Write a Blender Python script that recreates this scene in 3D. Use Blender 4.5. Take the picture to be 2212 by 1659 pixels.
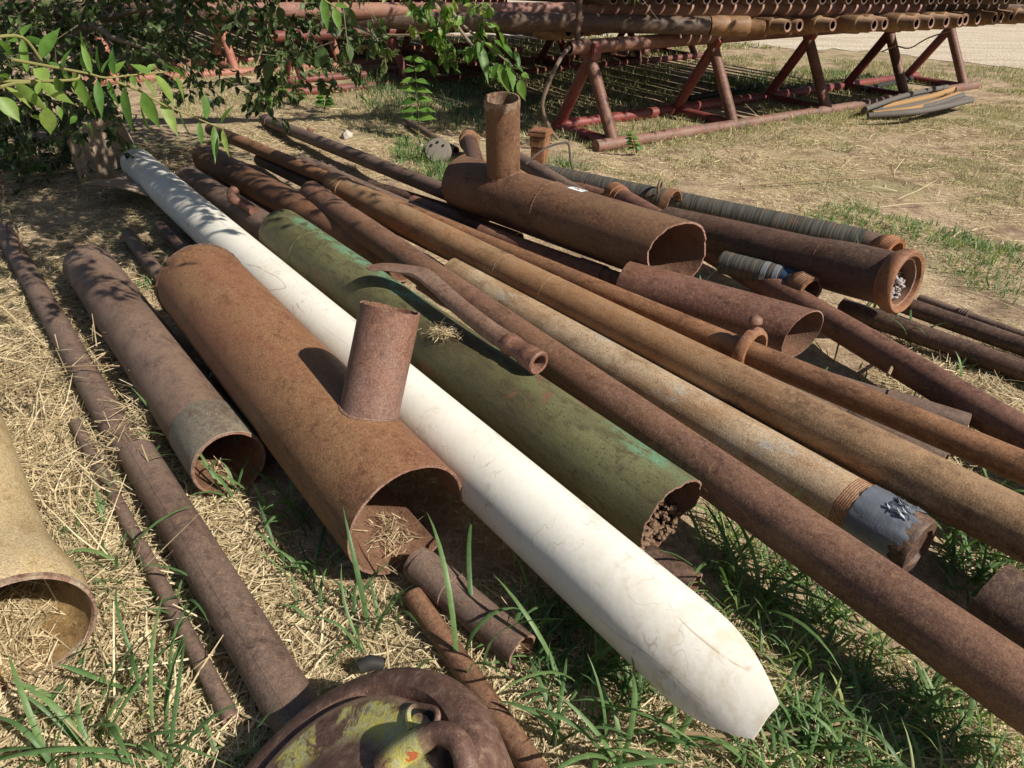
import bpy, bmesh, math, random
import numpy as np
from mathutils import Vector, Matrix
for o in list(bpy.data.objects): bpy.data.objects.remove(o)
SC=bpy.context.scene; COL=SC.collection
rng=np.random.default_rng(7); random.seed(7)
# ---------------------------------------------------------------- camera
F_=1533.; CX,CY=1106.,829.5; H=1.6
PITCH=math.radians(32.0); ROLL=math.radians(1.0)
fw=np.array([0,math.cos(PITCH),-math.sin(PITCH)]); r0=np.array([1.,0,0]); u0=np.cross(r0,fw)
RR=math.cos(ROLL)*r0+math.sin(ROLL)*u0; UU=-math.sin(ROLL)*r0+math.cos(ROLL)*u0; CAM=np.array([0,0,H])
cd=bpy.data.cameras.new('camera'); co=bpy.data.objects.new('camera',cd); COL.objects.link(co)
co.matrix_world=Matrix(((RR[0],UU[0],-fw[0],0),(RR[1],UU[1],-fw[1],0),(RR[2],UU[2],-fw[2],H),(0,0,0,1)))
cd.sensor_fit='HORIZONTAL'; cd.sensor_width=36; cd.lens=36*F_/2212; cd.clip_start=.05; cd.clip_end=2000
SC.camera=co
# ---------------------------------------------------------------- light
SUN_AZ=math.radians(149); SUN_EL=math.radians(41)      # direction the shadows fall / height
W=bpy.data.worlds.new("World"); SC.world=W; W.use_nodes=True
sk=W.node_tree.nodes.new('ShaderNodeTexSky'); sk.sky_type='NISHITA'; sk.sun_disc=False
sk.sun_elevation=SUN_EL; sdir=np.array([-math.cos(SUN_AZ)*math.cos(SUN_EL),-math.sin(SUN_AZ)*math.cos(SUN_EL),math.sin(SUN_EL)])
sk.sun_rotation=math.atan2(sdir[0],sdir[1]); sk.dust_density=1.5
bg=W.node_tree.nodes['Background']; bg.inputs[1].default_value=.05; W.node_tree.links.new(sk.outputs[0],bg.inputs[0])
sl=bpy.data.lights.new('sun','SUN'); sl.energy=5.0; sl.angle=math.radians(.5); sl.color=(1,.93,.82)
so=bpy.data.objects.new('sun',sl); COL.objects.link(so); so.rotation_euler=Vector(sdir).to_track_quat('Z','Y').to_euler(); so.location=(0,0,10)
SC.view_settings.view_transform='Standard'; SC.view_settings.look='None'; SC.view_settings.exposure=.48; SC.view_settings.gamma=1
SC.render.engine='CYCLES'; SC.cycles.max_bounces=6; SC.cycles.transparent_max_bounces=6
# ---------------------------------------------------------------- picture point -> world point
def ray(x,y): return fw+RR*(x-CX)/F_-UU*(y-CY)/F_
def at(x,y,z=0.):
    d=ray(x,y); return CAM+d*((z-H)/d[2])
def dp(x,y,d): return CAM+ray(x,y)*d
def aty(x,y,Y):
    d=ray(x,y); return CAM+d*(Y/d[1])
A3=lambda *a: np.array(a,float)
# ---------------------------------------------------------------- materials
class NT:
    def __init__(s,name):
        s.m=bpy.data.materials.new(name); s.m.use_nodes=True; s.t=s.m.node_tree; s.n=s.t.nodes; s.b=s.n['Principled BSDF']
        s.tc=s.n.new('ShaderNodeTexCoord')
    def lk(s,a,b): s.t.links.new(a,b)
    def co(s,scale=(1,1,1),loc=(0,0,0),kind='Object',rot=(0,0,0)):
        m=s.n.new('ShaderNodeMapping'); m.inputs['Scale'].default_value=scale; m.inputs['Location'].default_value=loc; m.inputs['Rotation'].default_value=rot
        s.lk(s.tc.outputs[kind],m.inputs[0]); return m.outputs[0]
    def noise(s,v,sc,det=4,ro=.55,dist=0.):
        n=s.n.new('ShaderNodeTexNoise'); n.inputs['Scale'].default_value=sc; n.inputs['Detail'].default_value=det; n.inputs['Roughness'].default_value=ro; n.inputs['Distortion'].default_value=dist
        s.lk(v,n.inputs['Vector']); return n.outputs[0]
    def vor(s,v,sc,feat='F1',out='Distance'):
        n=s.n.new('ShaderNodeTexVoronoi'); n.feature=feat; n.inputs['Scale'].default_value=sc; s.lk(v,n.inputs['Vector']); return n.outputs[out]
    def ramp(s,f,*st):
        r=s.n.new('ShaderNodeValToRGB'); e=r.color_ramp.elements
        while len(e)<len(st): e.new(.5)
        for el,(p,c) in zip(e,st):
            el.position=p; el.color=(c,c,c,1) if not hasattr(c,'__len__') else (*c,1)
        s.lk(f,r.inputs[0]); return r.outputs[0]
    def mix(s,f,a,b,mode='MIX'):
        m=s.n.new('ShaderNodeMix'); m.data_type='RGBA'; m.blend_type=mode
        for i,v in ((0,f),(6,a),(7,b)):
            if isinstance(v,bpy.types.NodeSocket): s.lk(v,m.inputs[i])
            elif hasattr(v,'__len__'): m.inputs[i].default_value=(*v,1)
            else: m.inputs[i].default_value=v if i==0 else (v,v,v,1)
        return m.outputs[2]
    def math(s,op,a,b=0.):
        m=s.n.new('ShaderNodeMath'); m.operation=op
        for i,v in ((0,a),(1,b)):
            if isinstance(v,bpy.types.NodeSocket): s.lk(v,m.inputs[i])
            else: m.inputs[i].default_value=v
        return m.outputs[0]
    def bump(s,h,st=.3,d=.01,prev=None):
        b=s.n.new('ShaderNodeBump'); b.inputs['Strength'].default_value=st; b.inputs['Distance'].default_value=d; s.lk(h,b.inputs['Height'])
        if prev: s.lk(prev,b.inputs['Normal'])
        return b.outputs[0]
    def fin(s,col,rough=.8,nrm=None,spec=.3,metal=0.):
        b=s.b
        if isinstance(col,bpy.types.NodeSocket): s.lk(col,b.inputs['Base Color'])
        else: b.inputs['Base Color'].default_value=(*col,1)
        if isinstance(rough,bpy.types.NodeSocket): s.lk(rough,b.inputs['Roughness'])
        else: b.inputs['Roughness'].default_value=rough
        b.inputs['Specular IOR Level'].default_value=spec; b.inputs['Metallic'].default_value=metal
        if nrm: s.lk(nrm,b.inputs['Normal'])
        return s.m
def rust(name,dark,mid,light,acc=None,aamt=.5,seed=0.,streak=.3,mott=14.,rough=.72,cells=0.,speck=.35,bump=.35,patch=None,ppos=.55,big=1.6,rings=0.,dust=.15,spec=.42):
    k=NT(name); L=(seed*3.1,seed*1.7,seed*2.3)
    v=k.co(loc=L); vs=k.co((1,1,.55),L); vr=k.co((.35,.35,6),L)
    n1=k.noise(vs,big*2.2,7,.62,.4); n2=k.noise(vs,mott,8,.68,.3); n3=k.noise(v,190,4,.7); n4=k.noise(k.co((1,1,.16),L),26,6,.68,.5); n5=k.noise(v,55,6,.75,.6)
    c=k.ramp(n1,(.30,dark),(.50,mid),(.70,light))
    c=k.mix(k.ramp(n2,(.40,0.),(.62,.85)),c,k.mix(.55,c,light))
    c=k.mix(k.ramp(n2,(.32,.85),(.47,0.)),c,dark)
    c=k.mix(k.ramp(n5,(.50,0.),(.66,.75)),c,k.mix(.5,light,(.30,.17,.09))); c=k.mix(k.ramp(n5,(.30,.8),(.44,0.)),c,k.mix(.6,dark,(.02,.012,.009)))
    if acc is not None:
        c=k.mix(k.math('MULTIPLY',k.ramp(k.noise(vs,big*1.7,6,.65,.6),(.46,0.),(.60,1.)),aamt),c,acc)
    if patch is not None:
        pm=k.ramp(k.noise(k.co((1,1,.5),(L[0]+7,L[1],L[2])),big*2.4,7,.7,.5),(ppos,0.),(ppos+.07,1.)); c=k.mix(pm,c,k.mix(n2,patch,k.mix(.4,patch,light)))
    c=k.mix(k.math('MULTIPLY',k.ramp(n4,(.38,1.),(.50,0.)),streak*.8),c,k.mix(.7,c,(.012,.008,.006)))
    c=k.mix(1.,c,k.ramp(n3,(.32,.55),(.68,1.45)),'MULTIPLY')
    gr=k.ramp(k.noise(v,320,2,.6),(.62,0.),(.70,1.)); c=k.mix(k.math('MULTIPLY',gr,.5),c,k.mix(.6,light,(.34,.24,.17)))
    h=k.math('ADD',k.math('MULTIPLY',n5,.9),k.math('MULTIPLY',n3,.8))
    if rings:
        rn=k.noise(vr,9,3,.6); c=k.mix(k.math('MULTIPLY',k.ramp(rn,(.5,0.),(.62,1.)),rings),c,k.mix(.5,c,light))
    if cells:
        wv=k.n.new('ShaderNodeVectorMath'); wv.operation='ADD'; nc=k.n.new('ShaderNodeTexNoise'); nc.inputs['Scale'].default_value=25; k.lk(v,nc.inputs['Vector']); sc_=k.n.new('ShaderNodeVectorMath'); sc_.operation='SCALE'; sc_.inputs['Scale'].default_value=.03; k.lk(nc.outputs[1],sc_.inputs[0]); k.lk(sc_.outputs[0],wv.inputs[0]); k.lk(k.co((1,1,.8),L),wv.inputs[1]); e=k.vor(wv.outputs[0],85,'DISTANCE_TO_EDGE'); cm=k.math('MULTIPLY',k.ramp(e,(.02,1.),(.10,0.)),k.ramp(k.noise(v,4,5,.7),(.47,0.),(.60,cells)))
        c=k.mix(cm,c,k.mix(.5,c,(.30,.19,.13))); 
        sp=k.ramp(k.vor(v,60),(.18,1.),(.30,0.)); c=k.mix(k.math('MULTIPLY',sp,cells*.6),c,k.mix(.5,c,dark))
    if speck:
        sm=k.ramp(k.noise(k.co((1,1,2.2),L,rot=(.4,.2,.9)),95,2,.5),(.735,0.),(.765,1.)); c=k.mix(k.math('MULTIPLY',sm,speck),c,(.42,.31,.19))
    # dust lying on upward faces
    g=k.n.new('ShaderNodeNewGeometry'); sx=k.n.new('ShaderNodeSeparateXYZ'); k.lk(g.outputs['Normal'],sx.inputs[0])
    dm=k.math('MULTIPLY',k.math('MULTIPLY',k.ramp(sx.outputs[2],(.45,0.),(1.,1.)),k.ramp(n2,(.35,.3),(.65,1.))),dust)
    c=k.mix(dm,c,(.24,.16,.105))
    ro=k.ramp(n5,(.35,rough-.30),(.65,min(1,rough+.04)))
    return k.fin(c,ro,k.bump(h,bump,.004),spec)
M={}
M['rust']=rust('rust_brown',(.05,.022,.013),(.125,.056,.031),(.20,.105,.062),(.22,.095,.04),.5,1)
M['rust_red']=rust('rust_red_brown',(.055,.022,.016),(.125,.052,.036),(.19,.095,.068),(.15,.055,.03),.4,2,streak=.15)
M['rust_Y']=rust('rust_orange_brown',(.085,.038,.018),(.17,.078,.034),(.24,.13,.060),(.20,.075,.040),.6,3,streak=.08,mott=22,big=1.1,bump=.5)
M['rust_stub']=rust('rust_stub',(.07,.03,.022),(.15,.068,.046),(.20,.11,.08),(.17,.12,.11),.6,4,streak=.12,mott=14)
M['rust_T']=rust('rust_tee',(.055,.026,.017),(.135,.062,.036),(.20,.105,.058),(.17,.10,.05),.6,5,streak=.1,mott=11)
M['rust_gray']=rust('rust_gray_brown',(.062,.040,.033),(.12,.078,.062),(.18,.125,.10),(.10,.055,.04),.5,6,streak=.1,rings=.35,dust=.45)
M['rust_gray2']=rust('rust_gray_brown_plain',(.055,.036,.030),(.105,.070,.058),(.16,.115,.095),(.09,.05,.04),.4,16,streak=.1,dust=.3,mott=30)
M['rust_dark']=rust('rust_dark',(.030,.018,.014),(.065,.036,.028),(.12,.07,.052),(.09,.04,.025),.5,7,streak=.3)
M['rust_cell']=rust('rust_scaled',(.06,.027,.018),(.125,.058,.038),(.19,.10,.068),(.20,.10,.05),.5,8,cells=.5,streak=.3,mott=24)
M['tan']=rust('rust_tan',(.10,.052,.026),(.24,.135,.065),(.42,.27,.14),(.30,.14,.055),.6,9,streak=.3,mott=13,patch=(.20,.10,.05),ppos=.60,dust=.5)
M['beige']=rust('rust_beige',(.20,.13,.075),(.40,.29,.18),(.55,.45,.32),(.30,.16,.07),.6,10,streak=.3,mott=15,patch=(.36,.34,.30),ppos=.56)
M['orange']=rust('rust_orange_streaked',(.08,.035,.017),(.19,.083,.037),(.31,.155,.075),(.13,.065,.033),.5,11,streak=.45,mott=18)
M['flange']=rust('rust_cast_orange',(.08,.034,.016),(.18,.078,.038),(.29,.15,.085),(.30,.11,.04),.6,12,mott=30,bump=.6)
M['redpaint']=rust('red_paint_worn',(.07,.010,.012),(.17,.020,.024),(.24,.045,.045),(.13,.055,.04),.6,13,mott=20,speck=0,streak=.1,rough=.6)
M['darkred']=rust('dark_red_paint',(.06,.010,.010),(.12,.020,.018),(.18,.05,.04),(.10,.04,.03),.6,53,speck=0,streak=.1)
M['salmon']=rust('faded_red_paint',(.18,.06,.042),(.29,.105,.07),(.36,.16,.11),(.25,.10,.07),.5,14,mott=20,speck=0,streak=.1,dust=.1)
M['pinkrust']=rust('pinkish_rust',(.12,.05,.038),(.24,.115,.09),(.33,.18,.15),(.28,.15,.08),.5,15,speck=0,streak=.1)
M['railbrown']=rust('rail_rust',(.08,.045,.036),(.155,.092,.072),(.22,.14,.11),(.28,.05,.04),.25,17,speck=0,streak=.15,big=4)
M['drill']=rust('rust_threaded',(.06,.030,.014),(.15,.078,.033),(.27,.16,.08),(.20,.09,.035),.5,18,mott=30,speck=0,dust=.5)
M['pipebody']=rust('rust_pipe_body',(.035,.022,.017),(.07,.045,.034),(.12,.08,.06),(.10,.05,.03),.4,19,speck=0,dust=.3)
M['inner']=rust('rust_inner',(.055,.025,.016),(.13,.055,.034),(.19,.095,.055),(.2,.12,.075),.5,20,speck=.1,bump=.8,streak=0)
M['rim']=rust('cut_edge',(.10,.055,.04),(.24,.13,.10),(.33,.21,.17),(.2,.08,.04),.4,21,mott=60,streak=0,bump=.8)
M['yellowpipe']=rust('yellow_paint_faded',(.28,.19,.09),(.46,.34,.17),(.54,.44,.27),(.34,.23,.11),.5,22,streak=.1,mott=9,speck=.1,patch=(.12,.055,.035),ppos=.66,dust=.2)
M['yellowin']=rust('yellow_inner',(.12,.07,.03),(.30,.19,.075),(.40,.28,.13),(.14,.08,.04),.6,23,streak=.3,mott=8,speck=0)
M['rimworn']=rust('worn_rim',(.09,.035,.025),(.20,.10,.07),(.42,.38,.27),(.15,.06,.045),.5,24,big=5,mott=30)
M['greenpipe']=rust('green_paint_olive',(.070,.050,.026),(.115,.105,.045),(.165,.155,.075),(.095,.15,.065),.8,25,streak=.12,mott=17,patch=(.17,.075,.05),ppos=.635,dust=.08,rings=.15,speck=.5)
def green_extra():
    # brighter green paint along the crest of the pipe, a strip of the paint that kept its colour
    k=NT('green_paint'); L=(3,1,2)
    v=k.co(loc=L); vs=k.co((1,1,.4),L)
    n1=k.noise(vs,3.2,7,.65,.5); n2=k.noise(k.co((1,1,.45),L),24,8,.7,.4); n3=k.noise(v,240,3)
    c=k.ramp(n1,(.30,(.062,.043,.024)),(.50,(.100,.094,.042)),(.70,(.150,.150,.072)))
    c=k.mix(k.ramp(n2,(.36,.75),(.5,0.)),c,(.055,.042,.024))
    so_=k.n.new('ShaderNodeSeparateXYZ'); k.lk(k.tc.outputs['Object'],so_.inputs[0])
    x=k.math('ADD',so_.outputs[0],k.math('MULTIPLY',k.math('SUBTRACT',k.noise(k.co((1,1,.5),L),7,5,.6),.5),.12))
    band=k.math('MULTIPLY',k.ramp(k.math('ADD',x,.5),(.475,0.),(.515,1.)),k.ramp(so_.outputs[1],(.0,0.),(.03,1.)))
    zz=k.ramp(k.noise(k.co((.6,.6,1.),(9,2,5)),2.6,4,.6),(.46,0.),(.56,1.))
    fl=k.ramp(n2,(.44,0.),(.54,1.))
    c=k.mix(k.math('MULTIPLY',k.math('MULTIPLY',band,zz),fl),c,k.mix(n3,(.075,.17,.095),(.15,.27,.17)))
    pr=k.ramp(k.noise(k.co((1,1,.8),(5,5,5)),4.2,6,.65,.5),(.58,0.),(.63,1.)); c=k.mix(k.math('MULTIPLY',pr,.85),c,k.mix(n2,(.11,.045,.03),(.21,.10,.065)))
    sp=k.ramp(k.vor(k.co((1,1,.5),L),62),(.13,1.),(.24,0.)); c=k.mix(k.math('MULTIPLY',sp,.55),c,(.04,.035,.022))
    lo=k.ramp(k.math('ADD',so_.outputs[1],.5),(.41,1.),(.50,0.)); c=k.mix(k.math('MULTIPLY',k.math('MULTIPLY',lo,n2),.9),c,(.24,.18,.085))
    sm=k.ramp(k.noise(v,100,2),(.74,0.),(.77,1.)); c=k.mix(k.math('MULTIPLY',sm,.6),c,(.5,.42,.28))
    c=k.mix(1.,c,k.ramp(n3,(.3,.75),(.7,1.25)),'MULTIPLY')
    M['green']=k.fin(c,.62,k.bump(k.math('ADD',n2,n3),.35,.003),.35)
green_extra()
def white_mat():
    k=NT('white_plastic'); v=k.co(); n=k.noise(v,3,5,.6); f=k.noise(v,60,4,.6)
    c=k.mix(k.ramp(n,(.45,0.),(.75,.6)),(.74,.72,.65),(.66,.61,.50))
    c=k.mix(k.math('MULTIPLY',k.ramp(f,(.5,0.),(.75,1.)),.25),c,(.55,.50,.40))
    for i,(sc,rot,th,a) in enumerate((((1,1,.12),(.5,.1,.3),.006,.7),((1,.2,1),(.9,.5,.2),.005,.6),((.3,1,.5),(.1,1.1,.7),.004,.6))):
        w=k.noise(k.co(sc,(i*3.3,i,2),rot=rot),9+3*i,2,.45,.3)
        l=k.math('ABSOLUTE',k.math('SUBTRACT',w,.5)); s=k.ramp(l,(th*.3,1.),(th,0.))
        g=k.ramp(k.noise(k.co(loc=(i*5,2,i)),5.5,4,.6),(.52,0.),(.58,1.))
        c=k.mix(k.math('MULTIPLY',k.math('MULTIPLY',s,g),a),c,(.34,.22,.11))
    sc=k.ramp(k.noise(k.co((1,1,.35),(4,4,4)),26,6,.75,.3),(.66,0.),(.70,1.)); c=k.mix(k.math('MULTIPLY',sc,.55),c,(.42,.31,.18))
    ed=k.ramp(k.noise(k.co(loc=(8,8,8)),7,6,.7),(.60,0.),(.68,1.)); c=k.mix(k.math('MULTIPLY',ed,.55),c,(.45,.39,.27)); so_=k.n.new('ShaderNodeSeparateXYZ'); k.lk(k.tc.outputs['Object'],so_.inputs[0]); tp=k.math('MULTIPLY',k.ramp(k.math('MULTIPLY',so_.outputs[2],.17),(.84,0.),(.97,1.)),k.ramp(k.noise(k.co(loc=(2,2,2)),9,7,.75),(.46,0.),(.62,1.))); c=k.mix(k.math('MULTIPLY',tp,.6),c,(.46,.37,.22))
    return k.fin(c,.42,k.bump(k.math('ADD',f,k.noise(v,14,3)),.12,.004),.4)
M['white']=white_mat()
def plain(name,col,rough=.7,var=.25,sc=20,bump=.2,spec=.3,metal=0):
    k=NT(name); n=k.noise(k.co(),sc,6,.65); c=k.mix(n,tuple(a*(1-var) for a in col),tuple(min(1,a*(1+var)) for a in col))
    return k.fin(c,rough,k.bump(n,bump,.004),spec,metal)
M['black']=plain('black_rubber',(.028,.027,.026),.6); M['hole']=plain('hole_shade',(.01,.009,.008),.9)  # hole: near-black that paints the shade into bores, bolt holes and the recess
M['cable']=plain('steel_cable',(.16,.115,.08),.5,.4,90,.8); M['wire']=plain('dark_wire',(.06,.05,.042),.6)
M['tape']=plain('duct_tape',(.13,.145,.17),.30,.35,22,.8,.6); M['tapelite']=plain('torn_tape',(.42,.44,.47),.5,.3,40,.8)
M['bluepaint']=plain('blue_paint',(.04,.07,.13),.5); M['yelpaint']=plain('ochre_paint',(.45,.24,.03),.6); M['galv']=plain('galvanised_band',(.25,.27,.29),.45,.2,30,.2,.5,.4)
M['sticker']=plain('sticker_white',(.72,.76,.78),.5,.05); M['ink']=plain('sticker_ink',(.03,.09,.10),.6); M['inkred']=plain('sticker_red',(.5,.03,.06),.6)
M['steel']=plain('greasy_steel',(.03,.035,.045),.3,.2,20,.1,.5)
M['bark']=plain('bark',(.20,.165,.12),.9,.4,30,.8); M['twig']=plain('green_twig',(.20,.19,.07),.7,.2); M['drytwig']=plain('dry_twig',(.24,.17,.10),.9,.3)
M['rock']=plain('pale_stone',(.42,.38,.32),.9,.3,18,.8); M['dirt']=plain('dirt_clod',(.17,.11,.07),1,.45,40,1.)
M['board']=rust('weathered_board',(.22,.155,.10),(.40,.31,.22),(.52,.43,.33),(.22,.12,.07),.5,31,mott=16,speck=.4,streak=.7)
M['ochrehose']=plain('ochre_hose',(.30,.18,.08),.8,.25,40); M['grayhose']=plain('gray_hose',(.11,.10,.09),.8,.4,30)
M['truckw']=plain('white_paint',(.7,.72,.75),.4,.05); M['truckg']=plain('gray_paint',(.07,.08,.09),.5)
def hose_mat():
    k=NT('ribbed_black_hose'); v=k.co((.3,.3,8)); n=k.noise(v,9,3,.6); n2=k.noise(k.co(),12,6,.6)
    c=k.mix(k.ramp(n,(.4,0.),(.6,1.)),(.042,.043,.040),(.095,.090,.075)); c=k.mix(k.ramp(n2,(.5,0.),(.72,.7)),c,(.15,.085,.05))
    return k.fin(c,.75,k.bump(n,.8,.006),.3)
M['hose']=hose_mat()
def cap_mat():
    k=NT('cast_yellow_patches'); v=k.co(); n1=k.noise(v,9,8,.7,.6); n2=k.noise(v,40,6,.7); n3=k.noise(v,250,3)
    c=k.ramp(n2,(.35,(.075,.040,.030)),(.55,(.14,.078,.058)),(.7,(.24,.16,.12)))
    sp=k.n.new('ShaderNodeSeparateXYZ'); k.lk(k.tc.outputs['Object'],sp.inputs[0])
    ln=k.n.new('ShaderNodeVectorMath'); ln.operation='LENGTH'; cm=k.n.new('ShaderNodeCombineXYZ'); k.lk(sp.outputs[0],cm.inputs[0]); k.lk(sp.outputs[1],cm.inputs[1]); k.lk(cm.outputs[0],ln.inputs[0])
    band=k.ramp(ln.outputs['Value'],(.11,0.),(.15,1.),(.197,1.),(.207,0.))
    m=k.math('MULTIPLY',k.ramp(n1,(.42,0.),(.47,1.)),band)
    ye=k.mix(k.ramp(n2,(.4,0.),(.6,1.)),(.50,.43,.09),(.34,.36,.22)); m=k.math('MULTIPLY',m,k.ramp(k.noise(k.co(loc=(3,1,0)),5,5,.7),(.44,0.),(.50,1.))); ye=k.mix(k.ramp(k.noise(v,16,4),(.68,0.),(.70,1.)),ye,(.45,.12,.05))
    c=k.mix(m,c,ye)
    d=k.ramp(ln.outputs['Value'],(.20,0.),(.21,1.),(.222,0.)); c=k.mix(k.math('MULTIPLY',d,n2),c,(.34,.25,.15))
    sm=k.ramp(k.noise(k.co((1,2.5,1)),110,2),(.72,0.),(.75,1.)); c=k.mix(sm,c,(.5,.38,.22))
    c=k.mix(1.,c,k.ramp(n3,(.3,.8),(.7,1.2)),'MULTIPLY')
    return k.fin(c,.5,k.bump(k.math('ADD',n2,n3),.35,.003),.4)
M['cap']=cap_mat()
def blade_mat(name,stops,trans=.35,rough=.5,spec=.35):
    k=NT(name); a=k.n.new('ShaderNodeAttribute'); a.attribute_name='tone'
    c=k.ramp(a.outputs['Fac'],*stops); c=k.mix(1.,c,k.ramp(k.noise(k.co(),60,4),(.3,.8),(.7,1.2)),'MULTIPLY')
    k.fin(c,rough,None,spec)
    if trans:
        t=k.n.new('ShaderNodeBsdfTranslucent'); k.lk(k.mix(1.,c,(1.3,1.5,.7),'MULTIPLY'),t.inputs[0]); m=k.n.new('ShaderNodeMixShader'); m.inputs[0].default_value=trans
        k.lk(k.b.outputs[0],m.inputs[1]); k.lk(t.outputs[0],m.inputs[2]); k.lk(m.outputs[0],k.n['Material Output'].inputs[0])
    return k.m
M['straw']=blade_mat('dry_straw',((0.,(.12,.078,.043)),(.3,(.30,.22,.125)),(.7,(.52,.42,.26)),(1.,(.68,.59,.40))),.15,.6)
M['grass']=blade_mat('grass_blade',((0.,(.045,.095,.035)),(.5,(.10,.18,.065)),(.85,(.16,.25,.09)),(1.,(.30,.34,.11))),.35,.45)
M['drygrass']=blade_mat('lawn_blade',((0.,(.12,.16,.055)),(.4,(.22,.24,.10)),(.7,(.40,.35,.19)),(1.,(.55,.47,.29))),.25,.6)
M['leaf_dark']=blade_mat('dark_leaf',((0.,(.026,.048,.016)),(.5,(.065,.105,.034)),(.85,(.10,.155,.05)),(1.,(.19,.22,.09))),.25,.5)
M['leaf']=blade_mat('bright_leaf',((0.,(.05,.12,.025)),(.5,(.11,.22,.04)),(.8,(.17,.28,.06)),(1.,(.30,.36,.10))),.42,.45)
def ground_mat():
    k=NT('dry_ground'); v=k.co(); big=k.noise(v,.55,5,.6); med=k.noise(v,4,7,.65,.3)
    st=k.noise(k.co((1,.35,1)),60,4,.7,.8); st2=k.noise(k.co((.35,1,1),rot=(0,0,.5)),55,4,.7,.8); fine=k.noise(v,150,3)
    dirt=k.ramp(med,(.3,(.17,.115,.078)),(.7,(.33,.24,.17)))
    straw=k.ramp(k.math('MAXIMUM',st,st2),(.42,(.22,.155,.10)),(.55,(.40,.305,.195)),(.68,(.58,.475,.32)))
    c=k.mix(k.ramp(med,(.36,0.),(.56,1.)),dirt,straw)
    gr=k.math('MULTIPLY',k.ramp(big,(.52,0.),(.64,1.)),.45); c=k.mix(gr,c,(.17,.19,.07))
    c=k.mix(1.,c,k.ramp(fine,(.3,.8),(.7,1.2)),'MULTIPLY')
    return k.fin(c,.95,k.bump(k.math('ADD',st,st2),.7,.012),.1)
M['ground']=ground_mat()
def road_mat():
    k=NT('pale_gravel'); v=k.co(); b=k.noise(k.co((.25,1.4,1),rot=(0,0,-.15)),2.2,6,.65); g=k.vor(v,28); f=k.noise(v,70,5,.7)
    c=k.ramp(b,(.3,(.50,.41,.30)),(.5,(.66,.56,.43)),(.7,(.76,.67,.54))); c=k.mix(1.,c,k.ramp(g,(.0,1.1),(.6,.8)),'MULTIPLY'); c=k.mix(1.,c,k.ramp(f,(.3,.75),(.7,1.2)),'MULTIPLY')
    return k.fin(c,.95,k.bump(k.math('ADD',f,g),.8,.02),.1)
M['road']=road_mat()
# ---------------------------------------------------------------- mesh helpers
def mesh(name,V,Fc,mat,parent=None,smooth=True,tone=None,mats=None,mi=None,angle=40):
    me=bpy.data.meshes.new(name); V=np.asarray(V,np.float32)
    if isinstance(Fc,np.ndarray):
        n,k=Fc.shape; me.vertices.add(len(V)); me.vertices.foreach_set('co',V.ravel()); me.loops.add(n*k); me.loops.foreach_set('vertex_index',Fc.astype(np.int32).ravel())
        me.polygons.add(n); me.polygons.foreach_set('loop_start',np.arange(0,n*k,k,dtype=np.int32)); me.update(calc_edges=True)
    else: me.from_pydata([tuple(map(float,v)) for v in V],[],[tuple(map(int,f)) for f in Fc]); me.update()
    for m in (mats or [mat]): me.materials.append(m)
    if mi is not None: me.polygons.foreach_set('material_index',np.asarray(mi,np.int32))
    if tone is not None:
        a=me.attributes.new('tone','FLOAT','POINT'); a.data.foreach_set('value',np.asarray(tone,np.float32))
    if smooth:
        me.polygons.foreach_set('use_smooth',np.ones(len(me.polygons),bool))
        if angle and len(me.polygons)<40000: me.set_sharp_from_angle(angle=math.radians(angle))
    o=bpy.data.objects.new(name,me); COL.objects.link(o)
    if parent: o.parent=parent
    return o
def tag(o,label=None,cat=None,group=None,kind=None):
    for k,v in (('label',label),('category',cat),('group',group),('kind',kind)):
        if v: o[k]=v
    return o
def frame(P,D,up=(0,0,1)):
    z=Vector(D).normalized(); x=Vector(up).cross(z)
    if x.length<1e-4: x=Vector((1,0,0))
    x.normalize(); y=z.cross(x)
    return Matrix(((x[0],y[0],z[0],P[0]),(x[1],y[1],z[1],P[1]),(x[2],y[2],z[2],P[2]),(0,0,0,1)))
def empty(name,mat,label,cat,group=None):
    o=bpy.data.objects.new(name,None); COL.objects.link(o); o.matrix_world=mat; o.empty_display_size=.1
    return tag(o,label,cat,group)
def lathe(prof,n=56,closed=False,rad=None,zf=None,a0=0,a1=2*math.pi):
    """prof [(r,z)], rad(theta,z,r)->r , zf(theta,z,i)->z"""
    full=abs(a1-a0-2*math.pi)<1e-6; m=n if full else n+1
    th=a0+(a1-a0)*np.arange(m)/n; V=[];Fc=[]
    for i,(r,z) in enumerate(prof):
        rr=np.full(m,r,float) if rad is None else rad(th,z,r); zz=np.full(m,z,float) if zf is None else zf(th,z,i)
        V.append(np.stack([rr*np.cos(th),rr*np.sin(th),zz],1))
    V=np.concatenate(V); K=len(prof)
    for i in range(K if closed else K-1):
        a=i*m; b=((i+1)%K)*m
        for j in range(n):
            k=(j+1)%m; Fc.append((a+j,a+k,b+k,b+j))
    return V,Fc
def wob(seed,amp):
    r=np.random.default_rng(seed); ph=r.uniform(0,6.28,6); fr=r.uniform(.6,2.6,6)
    return lambda th,z,rr: rr*(1+amp*(np.sin(2*th+ph[0]+fr[0]*z)*.4+np.sin(3*th+ph[1]-fr[1]*1.7*z)*.3+np.sin(fr[2]*4*z+ph[2]+th)*.3))
def jag(seed,amp):
    r=np.random.default_rng(seed); ph=r.uniform(0,6.28,8)
    return lambda th: amp*(np.sin(3*th+ph[0])*.5+np.sin(7*th+ph[1])*.3+np.sin(13*th+ph[2])*.25+np.sin(23*th+ph[3])*.2+np.sin(37*th+ph[4])*.15)
NP=[0]
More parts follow.
